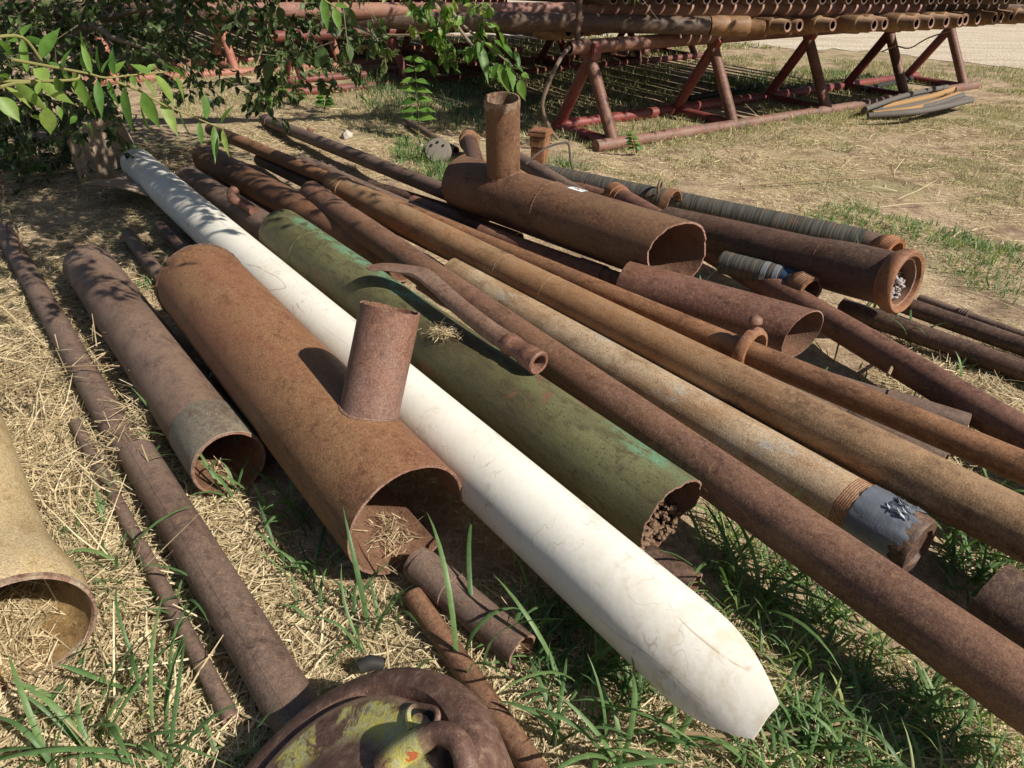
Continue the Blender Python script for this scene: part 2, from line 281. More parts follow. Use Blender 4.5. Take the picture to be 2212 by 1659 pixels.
def pipe(name,P,Q,R,mat,label=None,cat='pipe',t=.008,parent=None,n=64,amp=.006,jag0=.0015,jag1=.0015,cut0=None,cut1=None,bow=0.,prof=None,group=None,inner=None,local=False,bowx=0.):
    """hollow pipe from P to Q; local +Z runs along it, +Y is up. cut0/cut1(theta) move the end rims."""
    NP[0]+=1; P=np.array(P,float);Q=np.array(Q,float);L=float(np.linalg.norm(Q-P)); ns=max(6,int(L/.09))
    zs=np.linspace(0,L,ns+1); pr=prof or (lambda z:R)
    out=[(pr(z),z) for z in zs]; ins=[(max(.002,pr(z)-t),z) for z in zs[::-1]]; P_=out+ins; K=len(P_)
    j0=jag(NP[0],jag0); j1=jag(NP[0]+50,jag1)
    def zf(th,z,i):
        w1=max(0.,1-(L-z)/(.45 if cut1 else .1)); w0=max(0.,1-z/(.45 if cut0 else .1)); e=np.zeros_like(th)+z
        if w1>0: e=e+w1*((cut1(th) if cut1 else 0)+j1(th))
        if w0>0: e=e+w0*((cut0(th) if cut0 else 0)+j0(th))
        return e
    V,Fc=lathe(P_,n,True,wob(NP[0],amp),zf)
    if bow or bowx:
        s=V[:,2]/L; V[:,1]+=bow*4*s*(1-s); V[:,0]+=bowx*4*s*(1-s)
    mi=[]
    for i in range(K):
        for j in range(n):
            mi.append(0 if i<ns else (2 if i==ns or i==K-1 else 1))
    o=mesh(name,V,Fc,mat,parent,mats=[mat,inner or M['inner'],M['rim']],mi=mi)
    if not local: o.matrix_world=frame(P,Q-P)
    if label: tag(o,label,cat,group)
    return o
def ring(name,r,z,w,t,mat,parent,n=48,tilt=0.,rad=None,ridges=0,amp=.0):
    """collar round a pipe in its local frame"""
    if ridges:
        p=[(r-t,z)]
        for i in range(ridges): 
            a=z+w*i/ridges; b=w/ridges; p+=[(r,a+b*.1),(r,a+b*.5),(r-t*.35,a+b*.62),(r-t*.35,a+b*.95)]
        p+=[(r-t,z+w)]
    else: p=[(r-t,z),(r,z+.002),(r,z+w-.002),(r-t,z+w)]
    V,Fc=lathe(p,n,True,rad or (wob(int(z*1000),amp) if amp else None)); return mesh(name,V,Fc,mat,parent)
def bead(name,r,z,mat,parent,rad=.0025,seed=1,n=90,a0=0,a1=6.2832,zf=None):
    rr=np.random.default_rng(seed); V=[];Fc=[]; m=n+1; k=6
    for j in range(m):
        th=a0+(a1-a0)*j/n; e=rad*(1+.35*rr.uniform(-1,1)); zz=z+(zf(th) if zf else 0)+rr.uniform(-.0008,.0008)
        for q in range(k):
            a=q*2*math.pi/k; R_=r+e*math.cos(a); V.append((R_*math.cos(th),R_*math.sin(th),zz+e*1.3*math.sin(a)))
    for j in range(n):
        for q in range(k): Fc.append((j*k+q,(j+1)*k+q,(j+1)*k+(q+1)%k,j*k+(q+1)%k))
    return mesh(name,V,Fc,mat,parent)
def seam(name,r,th,z0,z1,mat,parent,w=.004,h=.002,seed=3,bow=0.,L=1.):
    """lengthwise weld bead"""
    rr=np.random.default_rng(seed); V=[];Fc=[];n=int((z1-z0)/.012)+2
    for j in range(n):
        z=z0+(z1-z0)*j/(n-1); hh=h*(1+.5*rr.uniform(-1,1)); s=z/L; by=bow*4*s*(1-s)
        for a,rr_ in ((-w,r-.002),(-w*.5,r+hh*.8),(w*.5,r+hh*.8),(w,r-.002)):
            t_=th+a/r; V.append((rr_*math.cos(t_),rr_*math.sin(t_)+by,z))
    for j in range(n-1):
        for q in range(3): Fc.append((j*4+q,j*4+q+1,(j+1)*4+q+1,(j+1)*4+q))
    return mesh(name,V,Fc,mat,parent)
def tube(name,pts,rad,mat,parent=None,k=10,cap=True,flat=None,sub=4):
    pts=[np.array(p,float) for p in pts]; n=len(pts)
    if not hasattr(rad,'__len__'): rad=[rad]*n
    if sub>1 and n>2:   # catmull-rom
        q=[];rq=[]
        for i in range(n-1):
            p0=pts[max(0,i-1)];p1=pts[i];p2=pts[i+1];p3=pts[min(n-1,i+2)]
            for s in range(sub):
                t=s/sub; q.append(.5*((2*p1)+(-p0+p2)*t+(2*p0-5*p1+4*p2-p3)*t*t+(-p0+3*p1-3*p2+p3)*t**3)); rq.append(rad[i]*(1-t)+rad[i+1]*t)
        q.append(pts[-1]); rq.append(rad[-1]); pts,rad=q,rq; n=len(pts)
    V=[];Fc=[]; up=np.array([.13,.21,.97]); 
    for i in range(n):
        d=pts[min(n-1,i+1)]-pts[max(0,i-1)]; d/=np.linalg.norm(d)+1e-9
        a=np.cross(up,d); a/=np.linalg.norm(a)+1e-9; b=np.cross(d,a); up=b
        for j in range(k):
            t=2*math.pi*j/k; V.append(pts[i]+rad[i]*(a*math.cos(t)+b*math.sin(t)))
    for i in range(n-1):
        for j in range(k): Fc.append((i*k+j,i*k+(j+1)%k,(i+1)*k+(j+1)%k,(i+1)*k+j))
    if cap: Fc.append(tuple(range(k))[::-1]); Fc.append(tuple((n-1)*k+j for j in range(k)))
    return mesh(name,V,Fc,mat,parent)
def box(name,c,s,mat,parent=None,rot=0.,bev=.004):
    bm=bmesh.new(); bmesh.ops.create_cube(bm,size=1,matrix=Matrix.Translation(c)@Matrix.Rotation(rot,4,'Z')@Matrix.Diagonal((*s,1)))
    if bev: bmesh.ops.bevel(bm,geom=bm.edges[:],offset=bev,segments=2,affect='EDGES')
    me=bpy.data.meshes.new(name); bm.to_mesh(me); bm.free(); me.materials.append(mat); o=bpy.data.objects.new(name,me); COL.objects.link(o)
    if parent: o.parent=parent
    return o
def vnoise(x,y,s,seed=0):
    r=np.random.default_rng(seed); G=r.random((64,64)); x=np.asarray(x)/s; y=np.asarray(y)/s; i=np.floor(x).astype(int); j=np.floor(y).astype(int); fx=x-i; fy=y-j
    fx=fx*fx*(3-2*fx); fy=fy*fy*(3-2*fy); g=lambda a,b:G[a%64,b%64]
    return (g(i,j)*(1-fx)+g(i+1,j)*fx)*(1-fy)+(g(i,j+1)*(1-fx)+g(i+1,j+1)*fx)*fy
def gz(x,y): return np.clip((11.5-np.asarray(y))/3,0.,1.)*gz0(x,y)
def gz0(x,y): return .035*(vnoise(x,y,.45,1)-.5)+.015*(vnoise(x,y,.13,2)-.5)-.012
# ---------------------------------------------------------------- ground and road
def warp(n,a,b):
    t=np.linspace(-1,1,n); return a*t+b*np.sign(t)*np.abs(t)**7
gx=warp(321,6,300); gy=warp(321,6,300)+4
X,Y=np.meshgrid(gx,gy); Z=gz(X,Y); n=321
I=np.arange(n*n).reshape(n,n); Fg=np.stack([I[:-1,:-1],I[:-1,1:],I[1:,1:],I[1:,:-1]],-1).reshape(-1,4)
tag(mesh('ground',np.stack([X,Y,Z],-1).reshape(-1,3),Fg,M['ground']),kind='structure')
ed=[at(x,y,0) for x,y in ((880,70),(1250,80),(1600,98),(1900,112),(2212,150),(2600,215),(3400,330))]
V=[];Fc=[]; nn=60
for i in range(nn+1):
    f=i/nn*(len(ed)-1); k=min(len(ed)-2,int(f)); p=ed[k]*(1-(f-k))+ed[k+1]*(f-k); q=p+A3(0,.35,0)*random.uniform(-1,1)
    V+= [(q[0],q[1],.006),(p[0]*7-6,140,.006)]
for i in range(nn): Fc.append((2*i,2*i+2,2*i+3,2*i+1))
tag(mesh('gravel_road',V,Fc,M['road'],smooth=False),kind='structure')
#@@PIPES
AX=[]
def reg(n,P,Q,R): AX.append((n,np.array(P,float),np.array(Q,float),R))
def thing(name,P,Q,label,cat='pipe',group=None):
    P=np.array(P,float);Q=np.array(Q,float); return empty(name,frame(P,Q-P),label,cat,group),float(np.linalg.norm(Q-P))
def on(P,Q,z,w=None):
    P=np.array(P,float);Q=np.array(Q,float); return P+(Q-P)*z
# white plastic pipe, torn near end
P,Q=A3(-2.835,5.355,.141),A3(.378,1.125,.210)
def cutw(th):
    d=np.arccos(np.clip(np.cos(th-math.radians(128)),-1,1)); return .30*np.clip((1.75-d)/1.35,0,1)**.8-.02*np.exp(-((d-1.9)/.5)**2)
w=pipe('pipe_body',P,Q,.115,M['white'],t=.006,jag0=.001,jag1=.0015,cut1=cutw,inner=M['white'],n=96)
w.name='white_pipe'; tag(w,'long white plastic pipe with scratches and a torn pointed near end','pipe'); w.data.materials[2]=M['white']; reg('white',P,Q,.115)
for v in w.data.vertices:                                            # the torn tip is squashed flat
    L=np.linalg.norm(Q-P)
    if v.co.z>L-.05:
        f=min(1,(v.co.z-L+.05)/.3); c=Vector((math.cos(2.234),math.sin(2.234),0)); a=v.co.x*c.x+v.co.y*c.y
        v.co.x-=c.x*a*.38*f**1.3; v.co.y-=c.y*a*.38*f**1.3
# big Y piece
P,Q=A3(-1.40,2.925,.270),A3(-.290,1.508,.190); R=.189; u=(Q-P)/np.linalg.norm(Q-P)
T,L=thing('wye_pipe',P,Q,'large orange brown pipe with a short side branch in the foreground','pipe fitting'); reg('Y',P,Q,R)
def shell(name,P,Q,R,mat,parent,t,win,n=120,amp=.004,inner=None,cut1=None,jagv=.0015):
    L=float(np.linalg.norm(np.array(Q)-P)); ns=int(L/.03); zs=np.linspace(0,L,ns+1); out=[(R,z) for z in zs]+[(R-t,z) for z in zs[::-1]]; K=len(out)
    j1=jag(5,jagv)
    zf=lambda th,z,i: z+np.zeros_like(th)+max(0,1-(L-z)/.25)*((cut1(th) if cut1 else 0)+j1(th))
    V,_=lathe(out,n,True,wob(3,amp),zf); a0,a1,zm=win; cols={j for j in range(n) if a0<=((2*math.pi*(j+.5)/n+math.pi)%(2*math.pi)-math.pi)<=a1}; i0=next(i for i,z in enumerate(zs) if z>=zm)
    Fc=[];mi=[]
    for i in range(K):
        for j in range(n):
            r_=i if i<ns else (2*ns-i if i>ns else ns)
            if j in cols and ((i<ns and i>=i0) or (i>ns and i<K-1 and (2*ns-i)>=i0) or i==ns): continue
            k=(j+1)%n; a=i*n;b=((i+1)%K)*n; Fc.append((a+j,a+k,b+k,b+j)); mi.append(0 if i<ns else (2 if i in(ns,K-1) else 1))
    inr=lambda i: 2*ns+1-i
    lo=[j for j in cols if (j-1)%n not in cols][0]; hi=[(j+1)%n for j in cols if (j+1)%n not in cols][0]
    for i in range(i0,ns):
        for j,fl in((lo,0),(hi,1)):
            f=(i*n+j,(i+1)*n+j,inr(i+1)*n+j,inr(i)*n+j); Fc.append(f if fl else f[::-1]); mi.append(2)
    for j in cols:
        k=(j+1)%n; Fc.append((i0*n+j,i0*n+k,inr(i0)*n+k,inr(i0)*n+j)); mi.append(2)
    return mesh(name,V,Fc,mat,parent,mats=[mat,inner or M['inner'],M['rim']],mi=mi)
shell('pipe_body',P,Q,R,M['rust_Y'],T,.009,(math.radians(-58),math.radians(-6),L-.42),inner=M['inner'])
bead('back_cap_weld',R,.012,M['rust_dark'],T,.006,3,120)
seam('seam_weld',R,math.radians(172),.55,L-.02,M['rust_Y'],T,.004,.0016)
def stub(T,P,Q,s,d,R,Rs,Ls,mat,name,inner,jagv=.002,t=.008):
    """branch pipe, its foot cut to sit on the main pipe"""
    d=np.array(d,float); d/=np.linalg.norm(d); u=(np.array(Q)-P)/np.linalg.norm(np.array(Q)-P); B=P+u*s
    W_=frame(B,d,up=tuple(u)); iT=frame(P,np.array(Q)-P).inverted(); n=72; x=np.array(W_.col[0][:3]);y=np.array(W_.col[1][:3])
    def foot(th,r):
        z=np.zeros_like(th)
        for i,a in enumerate(th):
            o=B+x*r*math.cos(a)+y*r*math.sin(a); op=(o-B)-u*((o-B)@u); dp_=d-u*(d@u); A=dp_@dp_; b=2*op@dp_; c=op@op-(R*.998)**2; D=b*b-4*A*c
            z[i]=(-b+math.sqrt(max(D,0)))/(2*A)
        return z
    jj=jag(9,jagv); ns=10; prof=[(Rs,k/ns) for k in range(ns+1)]+[(Rs-t,k/ns) for k in range(ns,-1,-1)]
    fz={}
    def zf(th,z,i):
        f=foot(th,Rs); return f*(1-z)+(Ls+jj(th))*z
    V,Fc=lathe(prof,n,True,wob(21,.005),zf); mi=[(0 if i<ns else (2 if i==ns else 1)) for i in range(len(prof)) for j in range(n)]
    o=mesh(name,V,Fc,mat,T,mats=[mat,inner,M['rim']],mi=mi); o.matrix_local=iT@W_
    th=np.linspace(0,2*math.pi,91); f=foot(th,Rs+.002); pts=[]
    for a,z in zip(th,f): p=(iT@W_)@Vector(((Rs+.002)*math.cos(a),(Rs+.002)*math.sin(a),z)); pts.append(p)
    tube('weld_bead',[np.array(p) for p in pts],[.005*(1+.3*random.uniform(-1,1)) for _ in pts],mat,T,k=6,cap=False,sub=1)
    return o,B+d*Ls
so_,tp=stub(T,P,Q,1.50,(.21,.39,.9),R,.092,.50,M['rust_stub'],'branch_pipe',M['inner'],jagv=.003)
# straw litter lying inside the open end and on top of the green pipe: built further down
# T piece
P,Q=A3(-.34,4.52,.285),A3(.795,3.285,.315); R=.165; PT,QT=P,Q
T,L=thing('tee_pipe',P,Q,'dark brown wide pipe with upright branch pipe resting on the pile','pipe fitting'); reg('T',P,Q,R)
cutT=lambda th: .055*np.cos(th)+.02*np.sin(th)**2
pipe('pipe_body',P,Q,R,M['rust_T'],parent=T,t=.010,jag1=.007,cut1=cutT,n=110,local=True,inner=M['inner'])
stub(T,P,Q,.40,(-.02,-.178,.98),R,.098,.585,M['rust_T'],'branch_pipe',M['rimworn'],jagv=.001)
def rimband(T,P,Q,s,d,Rs,z0,z1):
    d=np.array(d,float); d/=np.linalg.norm(d); u=(np.array(Q)-P)/np.linalg.norm(np.array(Q)-P); W_=frame(P+u*s,d,up=tuple(u)); iT=frame(P,np.array(Q)-P).inverted()
    V,Fc=lathe([(Rs,z0),(Rs+.0015,z0+.003),(Rs+.0015,z1)],72,False,None,lambda th,z,i: z+(0.010*np.sin(5*th)+.006*np.sin(11*th) if i<2 else np.zeros_like(th)))
    o=mesh('worn_rim',V,Fc,M['rimworn'],T); o.matrix_local=iT@W_
rimband(T,P,Q,.40,(-.02,-.178,.98),.0985,.545,.586)
bead('girth_weld',R,.80,M['rust_T'],T,.004,5,110,a0=math.radians(40),a1=math.radians(230))
def sticker(T,R,th,z,w,h):
    V=[];Fc=[];n=8
    for i in range(n+1):
        a=th+(i/n-.5)*h/R
        for zz in(-w/2,w/2): V.append(((R+.0015)*math.cos(a),(R+.0015)*math.sin(a),z+zz))
    for i in range(n): Fc.append((2*i,2*i+1,2*i+3,2*i+2))
    s=mesh('sticker',V,Fc,M['sticker'],T)
    def mark(nm,mat,us,rad):
        V=[];Fc=[]
        for i,(uu,vv) in enumerate(us):
            a=th+vv*h/R; V.append(((R+.0025)*math.cos(a),(R+.0025)*math.sin(a),z+uu*w))
        Fc=[tuple(range(len(us)))]; mesh(nm,V,Fc,mat,s,smooth=False)
    r=random.Random(4)
    for q in range(9):
        c=(-.28+.02*q+r.uniform(-.06,.06),r.uniform(-.2,.25)); mark('sticker_print',M['ink'],[(c[0]+.035*math.cos(a)*r.uniform(.4,1.4),c[1]+.08*math.sin(a)*r.uniform(.4,1.4)) for a in np.linspace(0,5.6,6)],1)
        c=(.26+.02*q+r.uniform(-.05,.05)-.08,r.uniform(-.3,.2)); mark('sticker_print',M['ink'],[(c[0]+.03*math.cos(a)*r.uniform(.4,1.4),c[1]+.05*math.sin(a)*r.uniform(.4,1.4)) for a in np.linspace(0,5.6,6)],1)
    mark('sticker_emblem',M['inkred'],[(-.13,-.05),(-.06,-.22),(.05,-.2),(.1,0),(.16,.12),(.06,.22),(.0,.12),(-.05,.1)],1)
sticker(T,R,math.radians(84),.985,.11,.055)
# left group
P,Q=A3(-2.225,3.457,.118),A3(-.926,1.837,.122); T,L=thing('steel_pipe',P,Q,'wide grey brown pipe at left with faded green band at its open near end'); reg('P2',P,Q,.12)
pipe('pipe_body',P,Q,.12,M['rust_gray'],parent=T,t=.009,n=80,amp=.010,local=True,jag1=.001)
V,Fc=lathe([(.1212,L-.24),(.1222,L-.238),(.1222,L-.002),(.1205,L)],80,False,wob(1,.004)); mesh('green_band',V,Fc,rust('green_band_worn',(.09,.06,.045),(.15,.115,.085),(.23,.22,.17),(.20,.25,.20),.6,33,mott=26,rings=.6,streak=0),T)
P,Q=A3(-3.11,4.131,.046),A3(-1.30,1.93,.040); reg('P3a',P,Q,.045)
pipe('thin_pipe',P,Q,.052,M['rust_gray2'],'slim brown pipe at far left running in straw towards the shrub',n=40)
P,Q=A3(-1.30,1.955,.062),A3(-.44,.93,.066); T,L=thing('steel_pipe',P,Q,'grey brown pipe with lengthwise seam running beneath the yellow spotted casting'); reg('P3b',P,Q,.060)
pipe('pipe_body',P,Q,.060,M['rust_gray2'],parent=T,n=60,local=True); seam('seam_weld',.060,math.radians(112),0,L,M['rust_gray2'],T,.003,.0012)
P,Q=at(163,915,.02),at(500,1555,.022); pipe('thin_pipe',P,Q,.021,M['rust_gray2'],'thin brown pipe half buried in straw left of the seamed pipe',n=28,bow=.01); reg('P33',P,Q,.021)
# green pipe
P,Q=A3(-1.285,3.765,.212),A3(.475,1.562,.180); T,L=thing('steel_pipe',P,Q,'green painted wide pipe with chipped paint and dirt in its open end'); reg('green',P,Q,.129)
cutg=lambda th: -.03*np.exp(-((((th+math.pi)%(2*math.pi)-math.pi)+.9)/.5)**2)+.012*np.sin(th)
pipe('pipe_body',P,Q,.129,M['green'],parent=T,t=.007,n=100,jag1=.005,cut1=cutg,local=True,amp=.008)
bead('girth_weld',.128,.42,M['green'],T,.0045,8,100,a0=math.radians(60),a1=math.radians(250),zf=lambda t:.03*math.cos(t))
# dirt inside green pipe
def clods(name,W_,n,spread,size,mat,parent,seed):
    r=np.random.default_rng(seed); V=[];Fc=[]
    ico=[(0,0,1),(.9,0,.4),(.28,.85,.4),(-.72,.53,.4),(-.72,-.53,.4),(.28,-.85,.4),(.72,.53,-.4),(-.28,.85,-.4),(-.9,0,-.4),(-.28,-.85,-.4),(.72,-.53,-.4),(0,0,-1)]
    fi=[(0,1,2),(0,2,3),(0,3,4),(0,4,5),(0,5,1),(1,6,2),(2,7,3),(3,8,4),(4,9,5),(5,10,1),(2,6,7),(3,7,8),(4,8,9),(5,9,10),(1,10,6),(11,7,6),(11,8,7),(11,9,8),(11,10,9),(11,6,10)]
    for i in range(n):
        c=spread(r); s=size*r.uniform(.35,1.3); b=len(V)
        for p in ico: V.append((c[0]+s*p[0]*r.uniform(.6,1.2),c[1]+s*p[1]*r.uniform(.5,1.1),c[2]+s*p[2]*r.uniform(.6,1.2)))
        Fc+=[tuple(b+q for q in f) for f in fi]
    return mesh(name,V,Fc,mat,parent,smooth=False)
def sp(r):
    z=r.uniform(-.22,-.015); x=r.uniform(-.085,.085); h=-.122*math.sqrt(max(0,1-(x/.122)**2)); return (x,h+abs(r.normal(0,.013))+.008+.03*(1-abs(x)/.09)*min(1,-z/.15),z)
iT=frame(P,Q-P); d_=clods('dirt_pile',None,420,sp,.011,M['dirt'],None,5); d_.matrix_world=iT@Matrix.Translation((0,0,L)); tag(d_,'heap of brown dirt inside the open end of the green pipe','dirt')
# pipes right of the green one
P,Q=A3(-1.331,4.573,.185),A3(1.22,.828,.232); T,L=thing('steel_pipe',P,Q,'long reddish brown pipe with scaled rust right of the green pipe'); reg('P6',P,Q,.077)
pipe('pipe_body',P,Q,.077,M['rust_cell'],parent=T,n=80,local=True,jag0=.001); bead('girth_weld',.077,.19,M['rust_red'],T,.004,4,80); seam('seam_weld',.077,math.radians(222),2.9,L,M['rust_gray'],T,.003,.002)
P,Q=at(722,400,.170),at(2400,1238,.225); T,L=thing('steel_pipe',P,Q,'long tan pipe with orange stains crossing the pile to lower right'); reg('P7',P,Q,.085)
pipe('pipe_body',P,Q,.085,M['tan'],parent=T,n=80,local=True); ring('coupling',.089,.02,.17,.006,M['tan'],T,amp=.004); 
for z in(1.9,2.25): bead('girth_weld',.0842,z,M['tan'],T,.0022,int(z*9),80)
P,Q=at(985,592,.09),at(1988,1184,.125); T,L=thing('steel_pipe',P,Q,'pale beige pipe with grey duct tape round its near end'); reg('P8',P,Q,.095)
pipe('pipe_body',P,on(P,Q,1-.18/L),.093,M['beige'],parent=T,n=80,local=True,amp=.004)
ring('threaded_ring',.094,L-.235,.05,.01,M['flange'],T,ridges=7)
def tapef(th,z,r): return r*(1+.014*np.sin(9*th+z*40)+.012*np.sin(17*th-z*70)+.02*np.sin(3*th+z*15))
V,Fc=lathe([(.090,L-.19),(.0965,L-.188),(.0975,L-.15),(.0965,L-.10),(.097,L-.05),(.094,L-.035)],96,False,tapef,lambda th,z,i: z+(.012*np.sin(3*th+1)+.010*np.sin(8*th)+.006*np.sin(19*th) if i>3 else 0*th)); mesh('duct_tape',V,Fc,M['tape'],T)
V,Fc=lathe([(.0925,L-.19),(.0925,L-.012),(.086,L),(.060,L+.001),(.055,L-.01),(.001,L-.012)],64); mesh('end_cap',V,Fc,M['rust_dark'],T)
V=[];Fc=[];r=np.random.default_rng(3)
for i in range(46):
    a=math.radians(r.uniform(75,112)); z=L-.085+r.uniform(-.03,.04); l=r.uniform(.006,.020); q=r.uniform(0,6.28); b=len(V)
    for s in(-1,1):
        for e in(0,1): V.append(((.099+e*l*.5*r.uniform(.2,1.2))*math.cos(a+s*.035+e*l*3*math.cos(q)),(.099+e*l*.6)*math.sin(a+s*.035+e*l*3*math.cos(q)),z+e*l*math.sin(q)+s*.004))
    Fc.append((b,b+1,b+3,b+2))
mesh('torn_tape',V,Fc,M['tapelite'],T,smooth=False)
P,Q=A3(-2.70,6.48,.147),A3(1.75,1.514,.263); reg('P9',P,Q,.050)
pipe('steel_pipe',P,Q,.050,M['orange'],'long slim orange brown pipe that carries the open clamp','pipe',n=56,jag0=.001)
P9,Q9=P,Q
# open clamp hanging on the slim pipe
s=.815
c=on(P9,Q9,s)+A3(0,0,.012); W_=frame(c,Q9-P9); T=empty('pipe_clamp',W_,'rusty open ring clamp with a knob hung over the slim orange brown pipe','clamp')
V,Fc=lathe([(.074,-.022),(.086,-.022),(.096,-.012),(.097,.008),(.088,.024),(.074,.026)],56,True,wob(5,.03),None,a0=math.radians(-40),a1=math.radians(228))
mesh('ring',V,Fc,M['flange'],T)
V,Fc=lathe([(0.001,.150),(.012,.148),(.024,.138),(.027,.124),(.020,.114),(.013,.108),(.017,.088)],20,False,wob(8,.06)); k=mesh('knob',V,Fc,M['rust_red'],T); k.matrix_local=Matrix.Rotation(math.radians(-90),4,'X')
V,Fc=lathe([(.03,0),(.03,.02),(.022,.045),(.001,.05)],20,False,wob(9,.1)); k=mesh('hinge_lug',V,Fc,M['rust_red'],T); k.matrix_local=Matrix.Translation((-.090,-.045,0))@Matrix.Rotation(math.radians(-100),4,'Y')
# right of the tee
P,Q=A3(.56,3.247,.168),A3(1.243,2.728,.177); reg('P11',P,Q,.115)
pipe('steel_pipe',P,Q,.115,M['rust_red'],'short wide thin walled brown pipe with round open end below the tee',n=90,t=.006,jag1=.001,amp=.003,cut1=lambda th:.045*np.cos(th-.3)+.01)
P,Q=at(1040,500,.13),at(1350,612,.13); T,L=thing('steel_pipe',P,Q,'brown pipe with a coupling lying in the shade of the tee'); reg('P12',P,Q,.045)
pipe('pipe_body',P,Q,.045,M['rust_red'],parent=T,n=40,local=True); ring('coupling',.052,L-.30,.17,.01,M['rust_red'],T)
P,Q=A3(.69,4.93,.107),A3(1.975,1.70,.129); T,L=thing('steel_pipe',P,Q,'long brown pipe with orange collar emerging behind the tee to the right edge'); reg('P13',P,Q,.066)
pipe('pipe_body',P,Q,.066,M['rust_red'],parent=T,n=64,local=True); ring('coupling',.080,-.01,.09,.02,M['flange'],T); ring('coupling_neck',.072,.08,.05,.01,M['flange'],T)
P,Q=at(1105,335,.12),at(1300,452,.10); pipe('steel_pipe',P,Q,.058,M['rust_gray2'],'grey brown pipe sloping down behind the upright branch',n=44); reg('P14',P,Q,.058)
P,Q=at(1180,385,.05),at(1325,432,.05); pipe('steel_pipe',P,Q,.05,M['rust_red'],'short reddish pipe leading to the orange collar',n=44); reg('P15',P,Q,.05)
P,Q=A3(.92,4.158,.150),A3(1.775,3.01,.305); T,L=thing('steel_pipe',P,Q,'wide dark brown pipe with heavy flanged end packed with pale residue'); reg('P16',P,Q,.112)
pf=lambda z: .113 if z<L-.42 else .113+.012*min(1,(z-L+.42)/.06)
pipe('pipe_body',P,Q,.113,M['rust_dark'],parent=T,n=90,local=True,prof=pf,t=.02,amp=.008); bead('girth_weld',.114,L-.40,M['rust'],T,.005,6,90)
V,Fc=lathe([(.108,L-.07),(.128,L-.065),(.146,L-.035),(.152,L-.01),(.150,L+.012),(.140,L+.022),(.122,L+.018),(.112,L-.01),(.108,L-.05)],90,True,wob(4,.008)); mesh('flange',V,Fc,M['flange'],T)
def sp2(r):
    z=r.uniform(-.20,-.03); x=r.uniform(-.085,.085); return (x,-.02-.085*math.sqrt(max(0,1-(x/.1)**2))+r.uniform(0,.11)*min(1,-z/.07),z)
d_=clods('pale_residue',None,520,sp2,.012,plain('ashy_residue',(.33,.29,.28),.9,.5,50,.8),None,6); d_.matrix_world=frame(P,Q-P)@Matrix.Translation((0,0,L)); tag(d_,'crumbly whitish residue inside the heavy flanged pipe end','residue')
def hosepipe(name,P,Q,R,label,flR,matb,bands,neck,group=None):
    T,L=thing(name,P,Q,label,'hose',group)
    nz=int(L/.012); prof=[(R*(1+.010*math.sin(i*2.1)+.006*math.sin(i*.9)),L*i/nz) for i in range(nz+1)]
    V,Fc=lathe(prof,56,False,wob(7,.012)); mesh('hose_body',V,Fc,matb,T)
    for b in bands: ring('band',R*1.03,L-b,.03,.004,M['galv'],T)
    V,Fc=lathe([(R*.8,L-.02),(R*.92,L),(R*.9,L+neck),(R*.6,L+neck)],48,True); mesh('neck',V,Fc,M['rust_gray2'] if not bands else M['bluepaint'],T)
    n0=L+neck; V,Fc=lathe([(R*.7,n0-.02),(R*.95,n0-.01),(flR,n0+.03),(flR,n0+.045)]+[q for i in range(4) for q in((flR*.955,n0+.048+i*.013),(flR,n0+.052+i*.013),(flR,n0+.058+i*.013))]+[(flR*.97,n0+.105),(flR*.72,n0+.105),(flR*.68,n0+.05),(flR*.66,n0-.02)],64,True,wob(3,.006)); g=mesh('grooved_flange',V,Fc,M['flange'],T); g.matrix_local=Matrix.Translation((-.012,0,n0-.02))@Matrix.Rotation(math.radians(-24),4,'Y')@Matrix.Rotation(math.radians(4),4,'X')@Matrix.Translation((0,0,-n0+.02)); reg(name,P,Q,R); return T,L
hosepipe('suction_hose',A3(.22,5.475,.078),A3(2.12,4.135,.078),.077,'long black ribbed hose with grooved rusty flange at the back',.092,M['hose'],[],.10)
T,L=hosepipe('suction_hose',at(1560,566,.165),at(1690,600,.170),.060,'short ribbed hose with silver bands, blue neck and grooved flange',.080,M['hose'],[.04,.10],.075)
V,Fc=lathe([(.0525,L+.055),(.054,L+.057),(.054,L+.078),(.052,L+.08)],40,False); mesh('ochre_paint_patch',V,Fc,M['yelpaint'],T)
# lifting eye and half clamp on the hose
W_=frame(at(1425,408,.16),A3(.9,-.45,0)); T=empty('lifting_eye',W_,'small dark ring standing upright beside the ribbed hose','ring')
pts=[A3(.040*math.cos(a),.045*math.sin(a)+.01,.0) for a in np.linspace(-.7,math.pi+.7,14)]; tube('ring',pts,.010,M['cable'],T,k=10)
W_=frame(at(1447,446,.10),A3(.80,-.6,0)); T=empty('half_clamp',W_,'rusty arched half clamp lying over the pipe beside the lifting ring','clamp')
V,Fc=lathe([(.105,-.03),(.118,-.03),(.118,.03),(.105,.03)],30,True,None,None,a0=.15,a1=math.pi-.15); mesh('arch',V,Fc,M['rust'],T); box('ear',(.118,.03,0),(.05,.02,.05),M['rust'],T)
